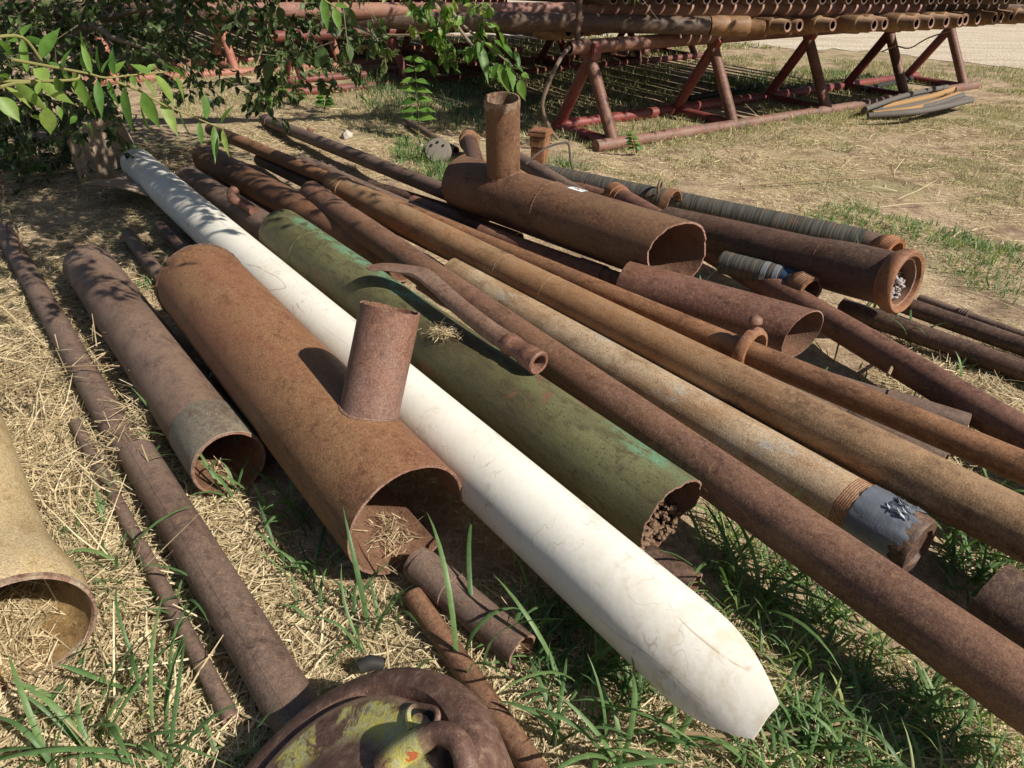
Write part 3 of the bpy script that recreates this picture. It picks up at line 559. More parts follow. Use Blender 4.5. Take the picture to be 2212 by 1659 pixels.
# right edge pipes
P,Q=A3(1.99,3.335,.045),A3(2.56,2.626,.050); pipe('steel_pipe',P,Q,.043,M['rust_dark'],'dark brown pipe running from under the flanged pipe to right edge, upper of two',n=44); reg('P19',P,Q,.043)
P,Q=A3(1.66,3.27,.052),A3(2.42,2.44,.048); pipe('steel_pipe',P,Q,.047,M['rust_dark'],'dark brown pipe to right edge, lower of two below the flanged pipe',n=44); reg('P20',P,Q,.047)
P,Q=at(1985,644,.03),at(2330,768,.03); T,L=thing('thin_pipe',P,Q,'thin grey pipe with ribbed collar at right edge'); pipe('pipe_body',P,Q,.022,M['rust_gray2'],parent=T,n=30,local=True); ring('collar',.032,L*.28,.05,.008,M['rust_gray2'],T,ridges=4); reg('P21',P,Q,.022)
# things between slim pipe and the long brown one
P,Q=at(1700,800,.11),at(2085,922,.10); T,L=thing('steel_pipe',P,Q,'brown pipe half hidden behind the slim pipe with cut end at right'); pipe('pipe_body',P,Q,.045,M['rust_gray2'],parent=T,n=40,local=True); ring('sleeve',.053,L-.28,.285,.006,M['rust_gray2'],T); reg('P22',P,Q,.053)
P,Q=at(1660,835,.04),at(2040,1000,.04); T,L=thing('steel_pipe',P,Q,'low brown pipe glimpsed between the slim pipe and tan pipe'); pipe('pipe_body',P,Q,.045,M['rust_gray2'],parent=T,n=40,local=True); ring('collar',.05,L-.36,.07,.006,M['rust_dark'],T); reg('P23',P,Q,.05)
# upper left group
P,Q=A3(-2.474,5.719,.10),A3(-.60,3.60,.10); pipe('steel_pipe',P,Q,.098,M['rust'],'wide brown pipe under leaf shadows beside the slim pipe',n=64); reg('P25',P,Q,.098)
P,Q=A3(-2.393,5.197,.085),A3(-1.44,4.05,.105); T,L=thing('steel_pipe',P,Q,'dark brown pipe with small welded elbow right of the white pipe'); pipe('pipe_body',P,Q,.088,M['rust_gray2'],parent=T,n=56,local=True,jag1=.001); reg('P26',P,Q,.088)
iT=frame(P,Q-P).inverted(); el=[at(548,455,.20),at(527,440,.215),at(506,432,.235),at(501,420,.26),at(507,411,.275)]
tube('elbow',[np.array(iT@Vector(p)) for p in el],[.030,.031,.032,.031,.032],M['rust_red'],T,k=16)
P,Q=at(655,352,.05),at(1120,560,.06); pipe('steel_pipe',P,Q,.062,M['rust_gray'],'grey brown pipe dappled with leaf shade behind the slim pipe',n=44); reg('P27',P,Q,.055)
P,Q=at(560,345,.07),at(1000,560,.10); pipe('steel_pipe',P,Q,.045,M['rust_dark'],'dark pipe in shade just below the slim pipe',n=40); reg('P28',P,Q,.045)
P,Q=at(893,438,.06),at(1120,520,.06); pipe('steel_pipe',P,Q,.050,M['rust_red'],'reddish pipe with lit end just left of the tee',n=40); reg('P29',P,Q,.05)
P,Q=at(800,400,.04),at(1050,478,.04); pipe('steel_pipe',P,Q,.040,M['rust_dark'],'dark low pipe under the long grey collared pipe',n=40); reg('P28b',P,Q,.04)
P,Q=A3(-2.463,7.292,.056),A3(-.30,4.52,.165); T,L=thing('steel_pipe',P,Q,'long grey brown pipe with collar at its far end in straw'); pipe('pipe_body',P,Q,.054,M['rust_gray2'],parent=T,n=48,local=True); ring('collar',.064,-.02,.12,.01,M['rust_dark'],T,ridges=0); reg('P30',P,Q,.054)
P,Q=at(278,508,.045),at(385,650,.045); pipe('thin_pipe',P,Q,.040,M['rust_gray2'],'short brown pipe in straw between white pipe and left pipe',n=36); reg('P31',P,Q,.04)
P,Q=at(350,490,.05),at(470,610,.05); pipe('thin_pipe',P,Q,.045,M['rust_dark'],'dark pipe end in the shade under the white pipe',n=36); reg('P31b',P,Q,.045)
# below the white pipe
P,Q=at(900,1215,.050),at(1128,1408,.050); T,L=thing('steel_pipe',P,Q,'short brown pipe poking out below the large branched pipe'); pipe('pipe_body',P,Q,.050,M['rust_gray2'],parent=T,n=48,local=True); ring('coupling',.054,.02,.14,.006,M['rust_gray2'],T); reg('P32',P,Q,.05)
P,Q=at(893,1288,.034),at(1180,1700,.030); pipe('steel_pipe',P,Q,.030,M['rust'],'thin brown pipe running from straw past the yellow spotted casting',n=40); reg('P32b',P,Q,.03)
P,Q=at(1395,1205,.05),at(1500,1268,.045); pipe('steel_pipe',P,Q,.045,M['rust_dark'],'stub of dark pipe on the ground under the green pipe end',n=36); reg('P36',P,Q,.045)
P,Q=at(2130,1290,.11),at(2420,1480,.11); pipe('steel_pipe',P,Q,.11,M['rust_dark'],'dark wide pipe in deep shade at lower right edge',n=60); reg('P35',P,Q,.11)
# crushed pipe lying on top
def crushed():
    pts=[at(794,577,.40),at(850,577,.415),at(905,590,.42),at(945,618,.42),at(1000,668,.40),at(1060,715,.385),at(1110,748,.375),at(1135,765,.37)]
    T=empty('crushed_pipe',Matrix.Translation(pts[-1]),'crushed and bent thin pipe with flattened tip and collared end on top of the pile','pipe'); q=[]
    n=len(pts); 
    for i in range(n-1):
        p0=pts[max(0,i-1)];p1=pts[i];p2=pts[i+1];p3=pts[min(n-1,i+2)]
        for s in range(6):
            t=s/6; q.append((.5*((2*p1)+(-p0+p2)*t+(2*p0-5*p1+4*p2-p3)*t*t+(-p0+3*p1-3*p2+p3)*t**3),(i+t)))
    q.append((pts[-1],n-1)); V=[];Fc=[];k=36
    for i,(p,s) in enumerate(q):
        d=q[min(len(q)-1,i+1)][0]-q[max(0,i-1)][0]; d/=np.linalg.norm(d); x=np.cross([0,0,1],d); x/=np.linalg.norm(x); y=np.cross(d,x)
        f=np.clip(s/4.2,0,1); wx=.046*(1-f)+.036*f; 
        if s<.5: wx*=.25+.75*(s/.5)**.6
        hy=.007+(.036-.007)*f**1.6 if s<4.2 else .036
        for j in range(k):
            a=2*math.pi*j/k; cr=.018*(1-f)*math.exp(-((math.sin(a)-1)/.6)**2)*min(1,s)
            V.append(p+x*wx*math.cos(a)+y*(hy*math.sin(a)-cr+.010*math.exp(-((s-2.1)/.5)**2)*(math.sin(a)>0)*abs(math.cos(a)))-pts[-1])
    for i in range(len(q)-1):
        for j in range(k): Fc.append((i*k+j,i*k+(j+1)%k,(i+1)*k+(j+1)%k,(i+1)*k+j))
    mesh('pipe_body',V,Fc,rust('rust_crushed',(.07,.038,.028),(.15,.085,.06),(.24,.16,.125),(.13,.06,.035),.5,41,mott=30),T)
    d=pts[-1]-pts[-2]; d/=np.linalg.norm(d)
    W_=frame((0,0,0),d)
    V,Fc=lathe([(.036,-.10),(.040,-.095),(.040,-.06),(.037,-.055),(.037,.0),(.042,.006),(.043,.04),(.041,.048),(.044,.055),(.045,.068),(.040,.074),(.031,.072),(.030,-.04),(.001,-.05)],44,False,wob(2,.01)); o=mesh('collar',V,Fc,M['rust_red'],T); o.matrix_local=W_
crushed()
# yellow pipe at left
def yellow():
    C0=at(43,1362,.165); D=C0-at(-80,930,.16); T=empty('flared_pipe',frame(C0,D),'big yellow painted pipe with flared open end at the left edge','pipe')
    D=D/np.linalg.norm(D); L=1.3
    out=[(.118,-L),(.120,-.36),(.124,-.30),(.136,-.22),(.152,-.15),(.161,-.08),(.163,-.012),(.161,0)]; ins=[(.151,0),(.152,-.02),(.149,-.08),(.140,-.15),(.126,-.22),(.113,-.30),(.110,-.36),(.108,-L)]
    V,Fc=lathe(out+ins,90,True,wob(6,.01)); K=len(out); mi=[(0 if i<K-1 else (2 if i in(K-1,len(out)+len(ins)-1) else 1)) for i in range(len(out)+len(ins)) for j in range(90)]
    mesh('pipe_body',V,Fc,M['yellowpipe'],T,mats=[M['yellowpipe'],M['yellowin'],M['rimworn']],mi=mi)
    V,Fc=lathe([(.1625,-.006),(.1655,-.002),(.1645,.012),(.157,.014),(.152,.004)],90,False,wob(9,.012)); mesh('chipped_rim',V,Fc,M['rimworn'],T)
yellow()
# cast wheel with yellow patches at the bottom
def casting():
    C0=A3(-.309,.674,.28); nrm=A3(-.485,.089,1); T=empty('cast_wheel',frame(C0,nrm),'heavy rusty round casting with worn yellow paint at the bottom edge','casting');R=.308
    prof=[(R-.05,-.20),(R-.01,-.17),(R+.008,-.06),(R,-.028),(R-.012,-.008),(R-.028,.002),(R-.060,0),(R-.070,-.010),(R-.076,-.018),(R-.083,-.012),(R-.090,.010),(R-.12,.016),(R-.17,.008),(.07,.02),(.001,.022)]
    n=144
    V,Fc=lathe(prof,n,False,wob(2,.004)); Wr=6; rows=len(prof)-1; keep=[]
    def hole(i,j):
        a=(j+.5)/n*360
        return False
    mesh('wheel_body',V,Fc,M['cap'],T)
    # recess with straw and a hook shaped lug
    nn_=nrm/np.linalg.norm(nrm); pl=lambda x,y,h: (lambda d: CAM+d*(((C0-CAM)@nn_+h)/(d@nn_)))(ray(x,y)); hl=T.matrix_world.inverted()@Vector(pl(912,1558,.015))
    for a,r_,sx,sy in ((math.atan2(hl.y,hl.x),math.hypot(hl.x,hl.y),.040,.028),):
        pts=[]; m=28; cx,cy=r_*math.cos(a),r_*math.sin(a); V=[(cx,cy,-.005)];Fc=[]
        for j in range(m):
            b=2*math.pi*j/m; e=1+.15*math.sin(3*b+1); x=cx+sx*e*math.cos(b)*math.cos(a+1.57)-sy*e*math.sin(b)*math.sin(a+1.57); y=cy+sx*e*math.cos(b)*math.sin(a+1.57)+sy*e*math.sin(b)*math.cos(a+1.57); pts.append((x,y,.0175)); V.append((x,y,.0215))
        for j in range(m): Fc.append((0,1+j,1+(j+1)%m))
        mesh('recess',V,Fc,M['hole'],T,smooth=False)
        tube('recess_lip',[A3(*p) for p in pts+[pts[0]]],.006,M['cap'],T,k=8,cap=False,sub=1)
    lug=[np.array(T.matrix_world.inverted()@Vector(pl(x,y,z))) for x,y,z in ((835,1660,.004),(870,1625,.020),(910,1600,.034),(950,1584,.040),(985,1598,.036),(1003,1630,.025),(1010,1675,.008))]
    tube('hook_lug',lug,[.030,.026,.023,.021,.021,.021,.022],M['cap'],T,k=16)
casting()
tag(tube('dark_stub',[at(777,1442,.05),at(800,1432,.055),at(830,1436,.05)],[.018,.020,.016],M['black'],k=12),'small black stub in straw just above the round casting','debris')
# fittings behind the tee
P,Q=at(1013,300,.13),at(1030,372,.10); T,L=thing('pipe_end',at(1040,400,.09),at(1012,300,.13),'short orange collared pipe end standing in grass left of the upright branch'); pipe('pipe_body',on(P,P,0)*0+at(1040,400,.09),at(1012,300,.13),.070,M['rust_dark'],parent=T,n=50,local=True); ring('collar',.086,L-.12,.12,.02,M['flange'],T,ridges=2)
T=empty('square_fitting',frame(at(1165,352,.0),(0,0,1),up=(.35,.9,0)),'square orange rusted cast fitting standing behind the upright branch','fitting')
box('body',(0,0,.07),(.115,.14,.14),M['flange'],T,.0,.008); box('upper_block',(0,0,.185),(.13,.16,.09),M['flange'],T,0,.008); box('lip',(0,0,.245),(.16,.18,.03),M['flange'],T,0,.005); box('lid_plate',(0,0,.270),(.15,.17,.014),M['flange'],T,0,.004)
T=tag(tube('bent_rod',[at(1135,355,.22),at(1175,322,.27),at(1212,309,.30),at(1228,312,.28),at(1232,345,.2),at(1240,372,.13),at(1262,385,.11)],.008,M['wire'],k=8),'bent dark rod hooked over pipes right of the upright branch','rod')
V,Fc=lathe([(.11,0),(.11,.05),(.10,.065),(.02,.075),(.001,.075)],30,False,wob(3,.06)); T=mesh('flange_disc',V,Fc,plain('dull_gray_metal',(.17,.15,.125),.8,.35,25,.5)); T.matrix_world=frame(at(948,330,.06),(-.1,-.75,.55)); tag(T,'pale round disc with bolt holes leaning in grass','disc')
for a in(.6,1.6,2.6):
    V,Fc=lathe([(.001,.078),(.012,.0785)],12); o=mesh('bolt_hole',V,Fc,M['hole'],T); o.matrix_local=Matrix.Translation((.06*math.cos(a),.06*math.sin(a),0))
tag(tube('orange_lump',[at(985,352,.07),at(1005,345,.10),at(1035,350,.10),at(1060,358,.08)],[.03,.045,.04,.03],M['flange'],k=12),'orange rusty broken casting in grass against the tee','fitting')
tag(pipe('thin_pipe',at(880,262,.03),at(985,325,.04),.032,M['rust_gray'],n=30),'short grey pipe in grass below the seedling','pipe')
for i,((x,y),s) in enumerate((((668,282),.07),((750,292),.05),((912,315),.05),((615,400),.03))):
    o=clods('stone',None,1,lambda r:(0,0,0),s,M['rock'] if i!=0 else M['rust_red'],None,30+i); o.location=at(x,y,s*.4); tag(o,['rusty lump of scrap in straw beyond the collared pipe','pale stone in straw beyond the long collared pipe','whitish stone beside the pale round disc','small pale stone behind the slim pipe'][i],'stone')
for i in range(len(AX)):
    for j in range(i+1,len(AX)):
        n1,p,q,r1=AX[i];n2,a,b,r2=AX[j]; t=np.linspace(0,1,60)[:,None]; X=p+(q-p)*t; Y_=a+(b-a)*t; dd=np.linalg.norm(X[:,None]-Y_[None],axis=2); m=dd.min()
        if m<r1+r2-.02: print('OVERLAP',n1,n2,round(float(r1+r2-m),3))
#@@RACKS
b=A3(.825,.565,0); pn=A3(-.565,.825,0)
def rack(name,label,F0,length,offs,perp,zap,mats,leg=.056,beamz=None,shift=0.,kw={},beam=(-.25,.35),skip=()):
    """long pipe rack: two ground rails, A legs, cross tubes and a top beam. F0 = foot of first front leg"""
    T=empty(name,frame(F0,b,up=(0,0,1)),label,'pipe rack','welded pipe racks'); iT=T.matrix_world.inverted(); lo=lambda p: np.array(iT@Vector(tuple(p)))
    mr,mb,ml,mt=mats
    tube('front_rail',[lo(F0+b*-.22+A3(0,0,.03)),lo(F0+b*length*.5+A3(0,0,.012)),lo(F0+b*length+A3(0,0,.03))],leg*1.02,mr,T,k=20,sub=6)
    G0=F0+pn*perp
    tube('back_rail',[lo(G0+b*-.05+A3(0,0,.03)),lo(G0+b*length+A3(0,0,.03))],leg*1.02,mb,T,k=20)
    for i,o in enumerate(offs):
        if i in skip: continue
        f=F0+b*o; g=G0+b*o; m=(f+g)/2; ap=m+A3(0,0,zap+.09)
        tube('leg',[lo(f+A3(0,0,.02)),lo(ap+pn*.055)],leg,ml,T,k=18); tube('leg',[lo(g+A3(0,0,.02)),lo(ap-pn*.055)],leg*.98,mt,T,k=18)
        tube('cross_tube',[lo(f+A3(0,0,.03)),lo(g+A3(0,0,.03))],leg*.85,mb,T,k=16)
    m0=(F0+G0)/2; z=beamz or zap+.13
    o=pipe('top_beam',lo(m0+b*beam[0]+A3(0,0,z)),lo(m0+b*(length+beam[1]-.35)+A3(0,0,z)),.062,ml,parent=T,n=28,local=True); o.matrix_local=frame(lo(m0+b*beam[0]+A3(0,0,z)),lo(m0+b*(length+beam[1]-.35)+A3(0,0,z))-lo(m0+b*beam[0]+A3(0,0,z)))
    return T,lo
F1=A3(.90,6.72,0)
T1,lo1=rack('pipe_rack','red steel rack of A legs holding threaded pipes behind the pile',F1,6.45,[0,1.62,3.17,4.75,6.15],.85,.70,(M['railbrown'],M['redpaint'],M['rust_red'],M['redpaint']),beamz=.80)
m0_=F1+pn*.425
T2,lo2=rack('pipe_rack','darker red rack farther back holding the left ends of the pipes',A3(-2.6,9.0,0),6.9,[.1,1.45,2.8,4.1,5.5,6.7],.8,.48,(M['darkred'],M['darkred'],M['darkred'],M['darkred']),beamz=.59,leg=.05)
T3,lo3=rack('pipe_rack','faded salmon red rack far left seen through the leaves',A3(-5.4,9.35,0),6.6,[.4,1.9,3.4,4.9,6.3],.95,.62,(M['salmon'],M['salmon'],M['salmon'],M['salmon']),beamz=.74,leg=.055)
# corner post, rope and cable on the near rack
m0=F1+pn*.425
T=T1
tube('corner_post',[lo1(m0+b*-.16+A3(0,0,.80)),lo1(m0+b*-.16+A3(0,0,1.20))],.028,M['rust_dark'],T,k=12)
for i in range(1): box('gusset',tuple(lo1(m0+A3(0,0,.76))),(.20,.14,.10),M['redpaint'],T,0,.01)
tag(tube('wire_rope',[m0+b*-.2+A3(0,0,.83),m0+b*-.33+A3(0,-.05,.74),m0+b*-.46+A3(0,-.10,.55),m0+b*-.50+A3(-.02,-.1,.35),m0+b*-.44+A3(0,-.1,.16),m0+b*-.34+A3(0,-.1,.05)],.018,M['cable'],k=8),'frayed rusty wire rope hanging in a curve from the near end of the red rack','cable')
def fray(c,n,l,mat,nm,seed):
    r=np.random.default_rng(seed);V=[];Fc=[]
    for i in range(n):
        p=c+r.normal(0,.012,3); d=r.normal(0,1,3); d[2]=-abs(d[2])*r.choice([1,1,-.6]); d/=np.linalg.norm(d); s=np.cross(d,[.3,.8,.1]); s/=np.linalg.norm(s); q=p+d*l*r.uniform(.4,1); k=len(V)
        V+=[p-s*.002,p+s*.002,q+s*.001,q-s*.001]; Fc.append((k,k+1,k+2,k+3))
    return mesh(nm,V,Fc,mat,smooth=False)
tag(fray(at(1226,12,1.05),160,.10,M['drytwig'],'frayed_rope',2),'tuft of frayed tan rope tied on the post above the red rack','rope')
tag(tube('wire_rope',[m0+A3(0,0,.02)+b*3.0+pn*3.4+A3(0,0,.60),m0+b*3.25+pn*3.5+A3(0,0,.35),m0+b*3.3+pn*3.5+A3(0,0,.1),m0+b*3.05+pn*3.5+A3(0,0,.02)],.009,M['cable'],k=6),'thin curved wire standing behind the red rack','wire')
tag(tube('rope_scrap',[at(1905,112,.55),at(1935,100,.58),at(1965,104,.60),at(2005,82,.72),at(2055,66,.8)],.008,M['drytwig'],k=6),'thin knotted rope tied across the last legs of the red rack','rope')
# threaded pipes
ends=[(1652,58),(1701,58),(1727,58),(1799,55),(1889,55),(1912,51),(1981,48),(2012,48),(2044,46),(2074,46),(2086,45),(2112,44),(2148,41),(2163,41),(2185,39),(2232,40),(2262,38),(2290,37)]
ordn=['nearest','second','third','fourth','fifth','sixth','seventh','eighth','ninth','tenth','eleventh','twelfth','thirteenth','fourteenth','fifteenth','sixteenth','seventeenth','eighteenth']
sl_=-.060
E0=at(*ends[0],.935); lastb=None; firstpipe=None
def tpipe(E,idx,RJ=.083,RB=.060,L=8.6,label='',group=''):
    D=pn+A3(0,0,sl_); E=np.array(E); T=empty('threaded_pipe',frame(E,D),label,'pipe',group); D=D/np.linalg.norm(D)
    prof=[(.046,.0),(.052,-.004),(.056,.001)]
    z=.004
    for i in range(16): prof+=[(.0575+.0009*i,z),(.0545+.0009*i,z+.0045)]; z+=.009
    prof+=[(RJ-.002,z+.006),(RJ,z+.014),(RJ,z+.20),(RJ-.003,z+.205),(RJ,z+.212),(RJ,z+.30),(RB,z+.38)]
    V,Fc=lathe(prof,30); mesh('threaded_end',V,Fc,M['drill'],T)
    V,Fc=lathe([(.046,0.),(.036,.003),(.034,.12),(.001,.14)],24); mesh('bore',V,Fc,M['rim'],T,mats=[M['rim'],M['hole']],mi=[0 if i<24 else 1 for i in range(len(Fc))])
    V,Fc=lathe([(RB,.54),(RB,2.5),(RB,5),(RB,L)],24); mesh('pipe_body',V,Fc,M['pipebody'],T)
    return T
def dup(root,mat,label=None):
    r=root.copy(); COL.objects.link(r); r.matrix_world=mat
    if label: r['label']=label
    for ch in list(root.children):
        c=ch.copy(); COL.objects.link(c); c.parent=r
        for g in list(ch.children): d=g.copy(); COL.objects.link(d); d.parent=c
    return r
first=tpipe(E0+b*.02,0,RJ=.090,RB=.080,L=7.2,label='nearest threaded pipe on the red rack, long and dark',group='threaded pipes lying on the red rack')
tt=0.
mid=aty(1240,49,7.32); NE=at(1648,58,.94); first.matrix_world=frame(NE,mid-NE)
proto=tpipe(E0,1,RB=.054,label='second threaded pipe end from the near side of the red rack',group='threaded pipes lying on the red rack'); first=proto; tt=.05
for i in range(1,len(ends)):
    E=at(*ends[i],.935); d=E-E0; tb=d@b; tb=max(tt+.155,min(tb,tt+.22)); tt=tb; off=(at(*ends[i],.935)-E0)@pn
    # slide along pipe axis so that the end shows where the picture has it
    E=E0+b*tb; 
    best=min(np.linspace(-1.2,1.2,241),key=lambda s: abs((lambda v: CX+F_*(v@RR)/(v@fw)-ends[i][0])(E+(pn+A3(0,0,sl_))*s-CAM)))
    E=E+(pn+A3(0,0,sl_))*best
    if i==1: proto.matrix_world=frame(E,pn+A3(0,0,sl_)); continue
    dup(first,frame(E,pn+A3(0,0,sl_)),f'{ordn[i]} threaded pipe end from the near side of the red rack')
for i in range(9):
    q_=m0_+b*(.02+.165*i); c=dup(proto,frame(np.array([q_[0],q_[1],.885])-pn*(-.36-.05*i+.03*math.sin(i*2)),pn+A3(0,0,sl_)),['first','second','third','fourth','fifth','sixth','seventh','eighth','ninth'][i]+' threaded pipe from the left, tucked behind the nearest long dark pipe'); c['group']='threaded pipes lying on the red rack'
for i in range(9):
    c=dup(proto,frame(E0-b*(.24+.21*i)+(pn+A3(0,0,sl_))*(2.9+.12*(i%3)),pn+A3(0,0,sl_)),['first','second','third','fourth','fifth','sixth','seventh','eighth','ninth'][i]+' shaded pipe end from the right, behind the leaves at left'); c['group']='shaded pipe ends behind the leaves'
# spacer beam and second layer
SP=at(1225,22,1.055); SQ=at(1990,20,1.055); sd=(SQ-SP)/np.linalg.norm(SQ-SP)
o=pipe('spacer_pipe',SP-sd*3.2,SQ+sd*.0,.066,M['pinkrust'],'pinkish spacer pipe lying across the row of threaded pipes',n=36)
up0=SP+A3(0,0,.125)
first2=None
for i in range(34):
    E=up0+sd*(.14+i*.150)-(pn*.42)-pn*random.uniform(-.03,.03); D=pn+A3(0,0,sl_*.6)
    if i==0: first2=tag(mesh('upper_pipe',*lathe([(.04,.0),(.053,.0),(.055,.02),(.055,4.2),(.055,8.2)],22),M['pipebody']),'dark pipe of the upper layer above the pinkish spacer','pipe','pipes of the upper layer'); first2.matrix_world=frame(E,D)
    else: c=first2.copy(); COL.objects.link(c); c.matrix_world=frame(E,D)
# pipes of the far left rack, seen end on
E0=A3(-5.0,9.95,.87); f3=None
for i in range(26):
    E=E0+b*i*.165-pn*random.uniform(.1,.45)+A3(0,0,random.uniform(0,.01))
    if f3 is None:
        f3=mesh('rack_pipe',*lathe([(.05,.15),(.048,0),(.066,-.002),(.070,.03),(.070,.22),(.055,.3),(.055,7)],24),M['drill']); tag(f3,'rusty pipe on the far left rack with its round end to the camera','pipe','pipes on the far left rack'); f3.matrix_world=frame(E,pn)
    else: c=f3.copy(); COL.objects.link(c); c.matrix_world=frame(E,pn)
for i in range(16):
    E=E0+b*(i*.25+.1)-pn*random.uniform(.0,.3)+A3(0,0,.135)
    c=f3.copy(); COL.objects.link(c); c.matrix_world=frame(E,pn)
tag(pipe('long_pipe',at(1930,18,1.06),at(2330,13,1.06),.07,M['rust_dark'],n=30),'long dark pipe at the top right beyond the row of threaded ends','pipe')
# dark lengths of pipe lying in the shade under the rack
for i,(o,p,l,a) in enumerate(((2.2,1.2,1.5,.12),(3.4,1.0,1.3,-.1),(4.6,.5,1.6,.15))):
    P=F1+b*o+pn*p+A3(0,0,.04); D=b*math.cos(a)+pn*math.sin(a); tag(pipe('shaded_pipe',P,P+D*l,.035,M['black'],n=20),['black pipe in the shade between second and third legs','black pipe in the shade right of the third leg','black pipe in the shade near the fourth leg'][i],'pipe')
# bundle of hoses by the rail
hb=[((1865,240),(2000,212),(2060,192),1,'ochrehose'),((1885,246),(1985,232),(2068,203),0,'ochrehose'),((1868,236),(1960,205),(2045,188),0,'grayhose'),((1895,243),(2000,222),(2075,208),0,'grayhose'),((1905,247),(2010,236),(2090,212),0,'grayhose'),((1875,250),(1990,240),(2100,216),0,'grayhose'),((1880,240),(1960,215),(2050,195),0,'grayhose'),((1925,243),(2010,228),(2080,205),0,'grayhose')]
T=empty('hose_bundle',Matrix.Translation(at(1960,230,0)),'bundle of old grey and ochre hoses tied together beside the rack rail','hose bundle'); cc=at(1960,230,0)
for i,(p,q,r_,u_,m) in enumerate(hb):
    z=.03+.03*(i%3); tube('hose',[at(*p,z)-cc,at(*q,z+.04)-cc,at(*r_,z+.02)-cc],.030 if i else .036,M[m],T,k=12,sub=5)
for x,y in((2035,197),(2062,203)): 
    c=at(x,y,.07)-cc; tube('tie_wire',[c+A3(.07*math.cos(a)*.6,.09*math.cos(a),.075*math.sin(a)) for a in np.linspace(0,6.28,14)],.006,M['wire'],T,k=6,cap=False)
# trailer far off
c0=aty(548,62,16.5); c0[2]=0; T=empty('flat_trailer',Matrix.Translation(c0)@Matrix.Rotation(.25,4,'Z'),'white and grey flat trailer parked far beyond the racks','trailer')
box('deck',(0,0,.62),(2.6,1.4,.12),M['truckw'],T); box('side_rail',(0,-.74,.52),(2.5,.05,.14),M['truckg'],T)
for s in(-.3,.45):
    V,Fc=lathe([(.001,-.09),(.2,-.09),(.27,-.07),(.27,.07),(.2,.09),(.001,.09)],24); o=mesh('wheel',V,Fc,M['black'],T); o.matrix_local=Matrix.Translation((s,-.62,.27))@Matrix.Rotation(math.pi/2,4,'X')
for x in(-1.2,1.2): box('stake',(x,-.6,.32),(.06,.06,.6),M['truckg'],T)
#@@PLANTS
# ---------------------------------------------------------------- ribbons (grass), leaves, straw
def ribbons(base,az,e0,e1,ln,wd,tone,seg=7,twist=None):
    """base (n,3); blade starts at elevation e0 and ends at e1"""
    n=len(base); P=base.copy(); V=np.zeros((n,seg+1,3,3)); tn=np.repeat(tone[:,None],(seg+1)*3,1)
    sx=np.stack([-np.sin(az),np.cos(az),np.zeros(n)],1); a=az.copy()
    if twist is None: twist=np.zeros(n)
    for i in range(seg+1):
        t=i/seg; e=e0+(e1-e0)*t**1.3; a=az+twist*t; d=np.stack([np.cos(a)*np.cos(e),np.sin(a)*np.cos(e),np.sin(e)],1)
        sx=np.stack([-np.sin(a),np.cos(a),np.zeros(n)],1); nn=np.cross(d,sx); w=wd*(min(1,.55+1.6*t) if t<.5 else (1-((t-.5)/.5)**1.8))
        w=np.maximum(w,wd*.02)[:,None]
        V[:,i,0]=P-sx*w; V[:,i,1]=P+nn*w*.35; V[:,i,2]=P+sx*w
        P=P+d*(ln/seg)[:,None]
    k=(seg+1)*3; o=np.arange(n)[:,None,None]*k; f=[]
    for i in range(seg):
        for s in(0,1): f.append([i*3+s,i*3+s+1,(i+1)*3+s+1,(i+1)*3+s])
    Fc=(np.array(f)[None]+o).reshape(-1,4); return V.reshape(-1,3),Fc,tn.ravel()
def clump(x,y,n,ln,label,seed,w=.0055,spread=.03,tone=(.3,.8),e0=(50,85),e1=(-45,40),az=None,group=None,z=0.,name='grass_clump'):
    r=np.random.default_rng(seed); c=at(x,y,z); base=np.zeros((n,3)); base[:,0]=r.normal(0,spread,n); base[:,1]=r.normal(0,spread,n); base[:,2]=-.01
    A=r.uniform(0,6.28,n) if az is None else r.normal(az,.9,n)
    V,Fc,tn=ribbons(base,A,np.radians(r.uniform(*e0,n)),np.radians(r.uniform(*e1,n)),ln*r.uniform(.45,1.1,n),w*r.uniform(.6,1.15,n),r.uniform(*tone,n),8,r.normal(0,.5,n))
    o=mesh(name,V,Fc,M['grass'],tone=tn,angle=None); o.location=c
    return tag(o,label,'grass',group)
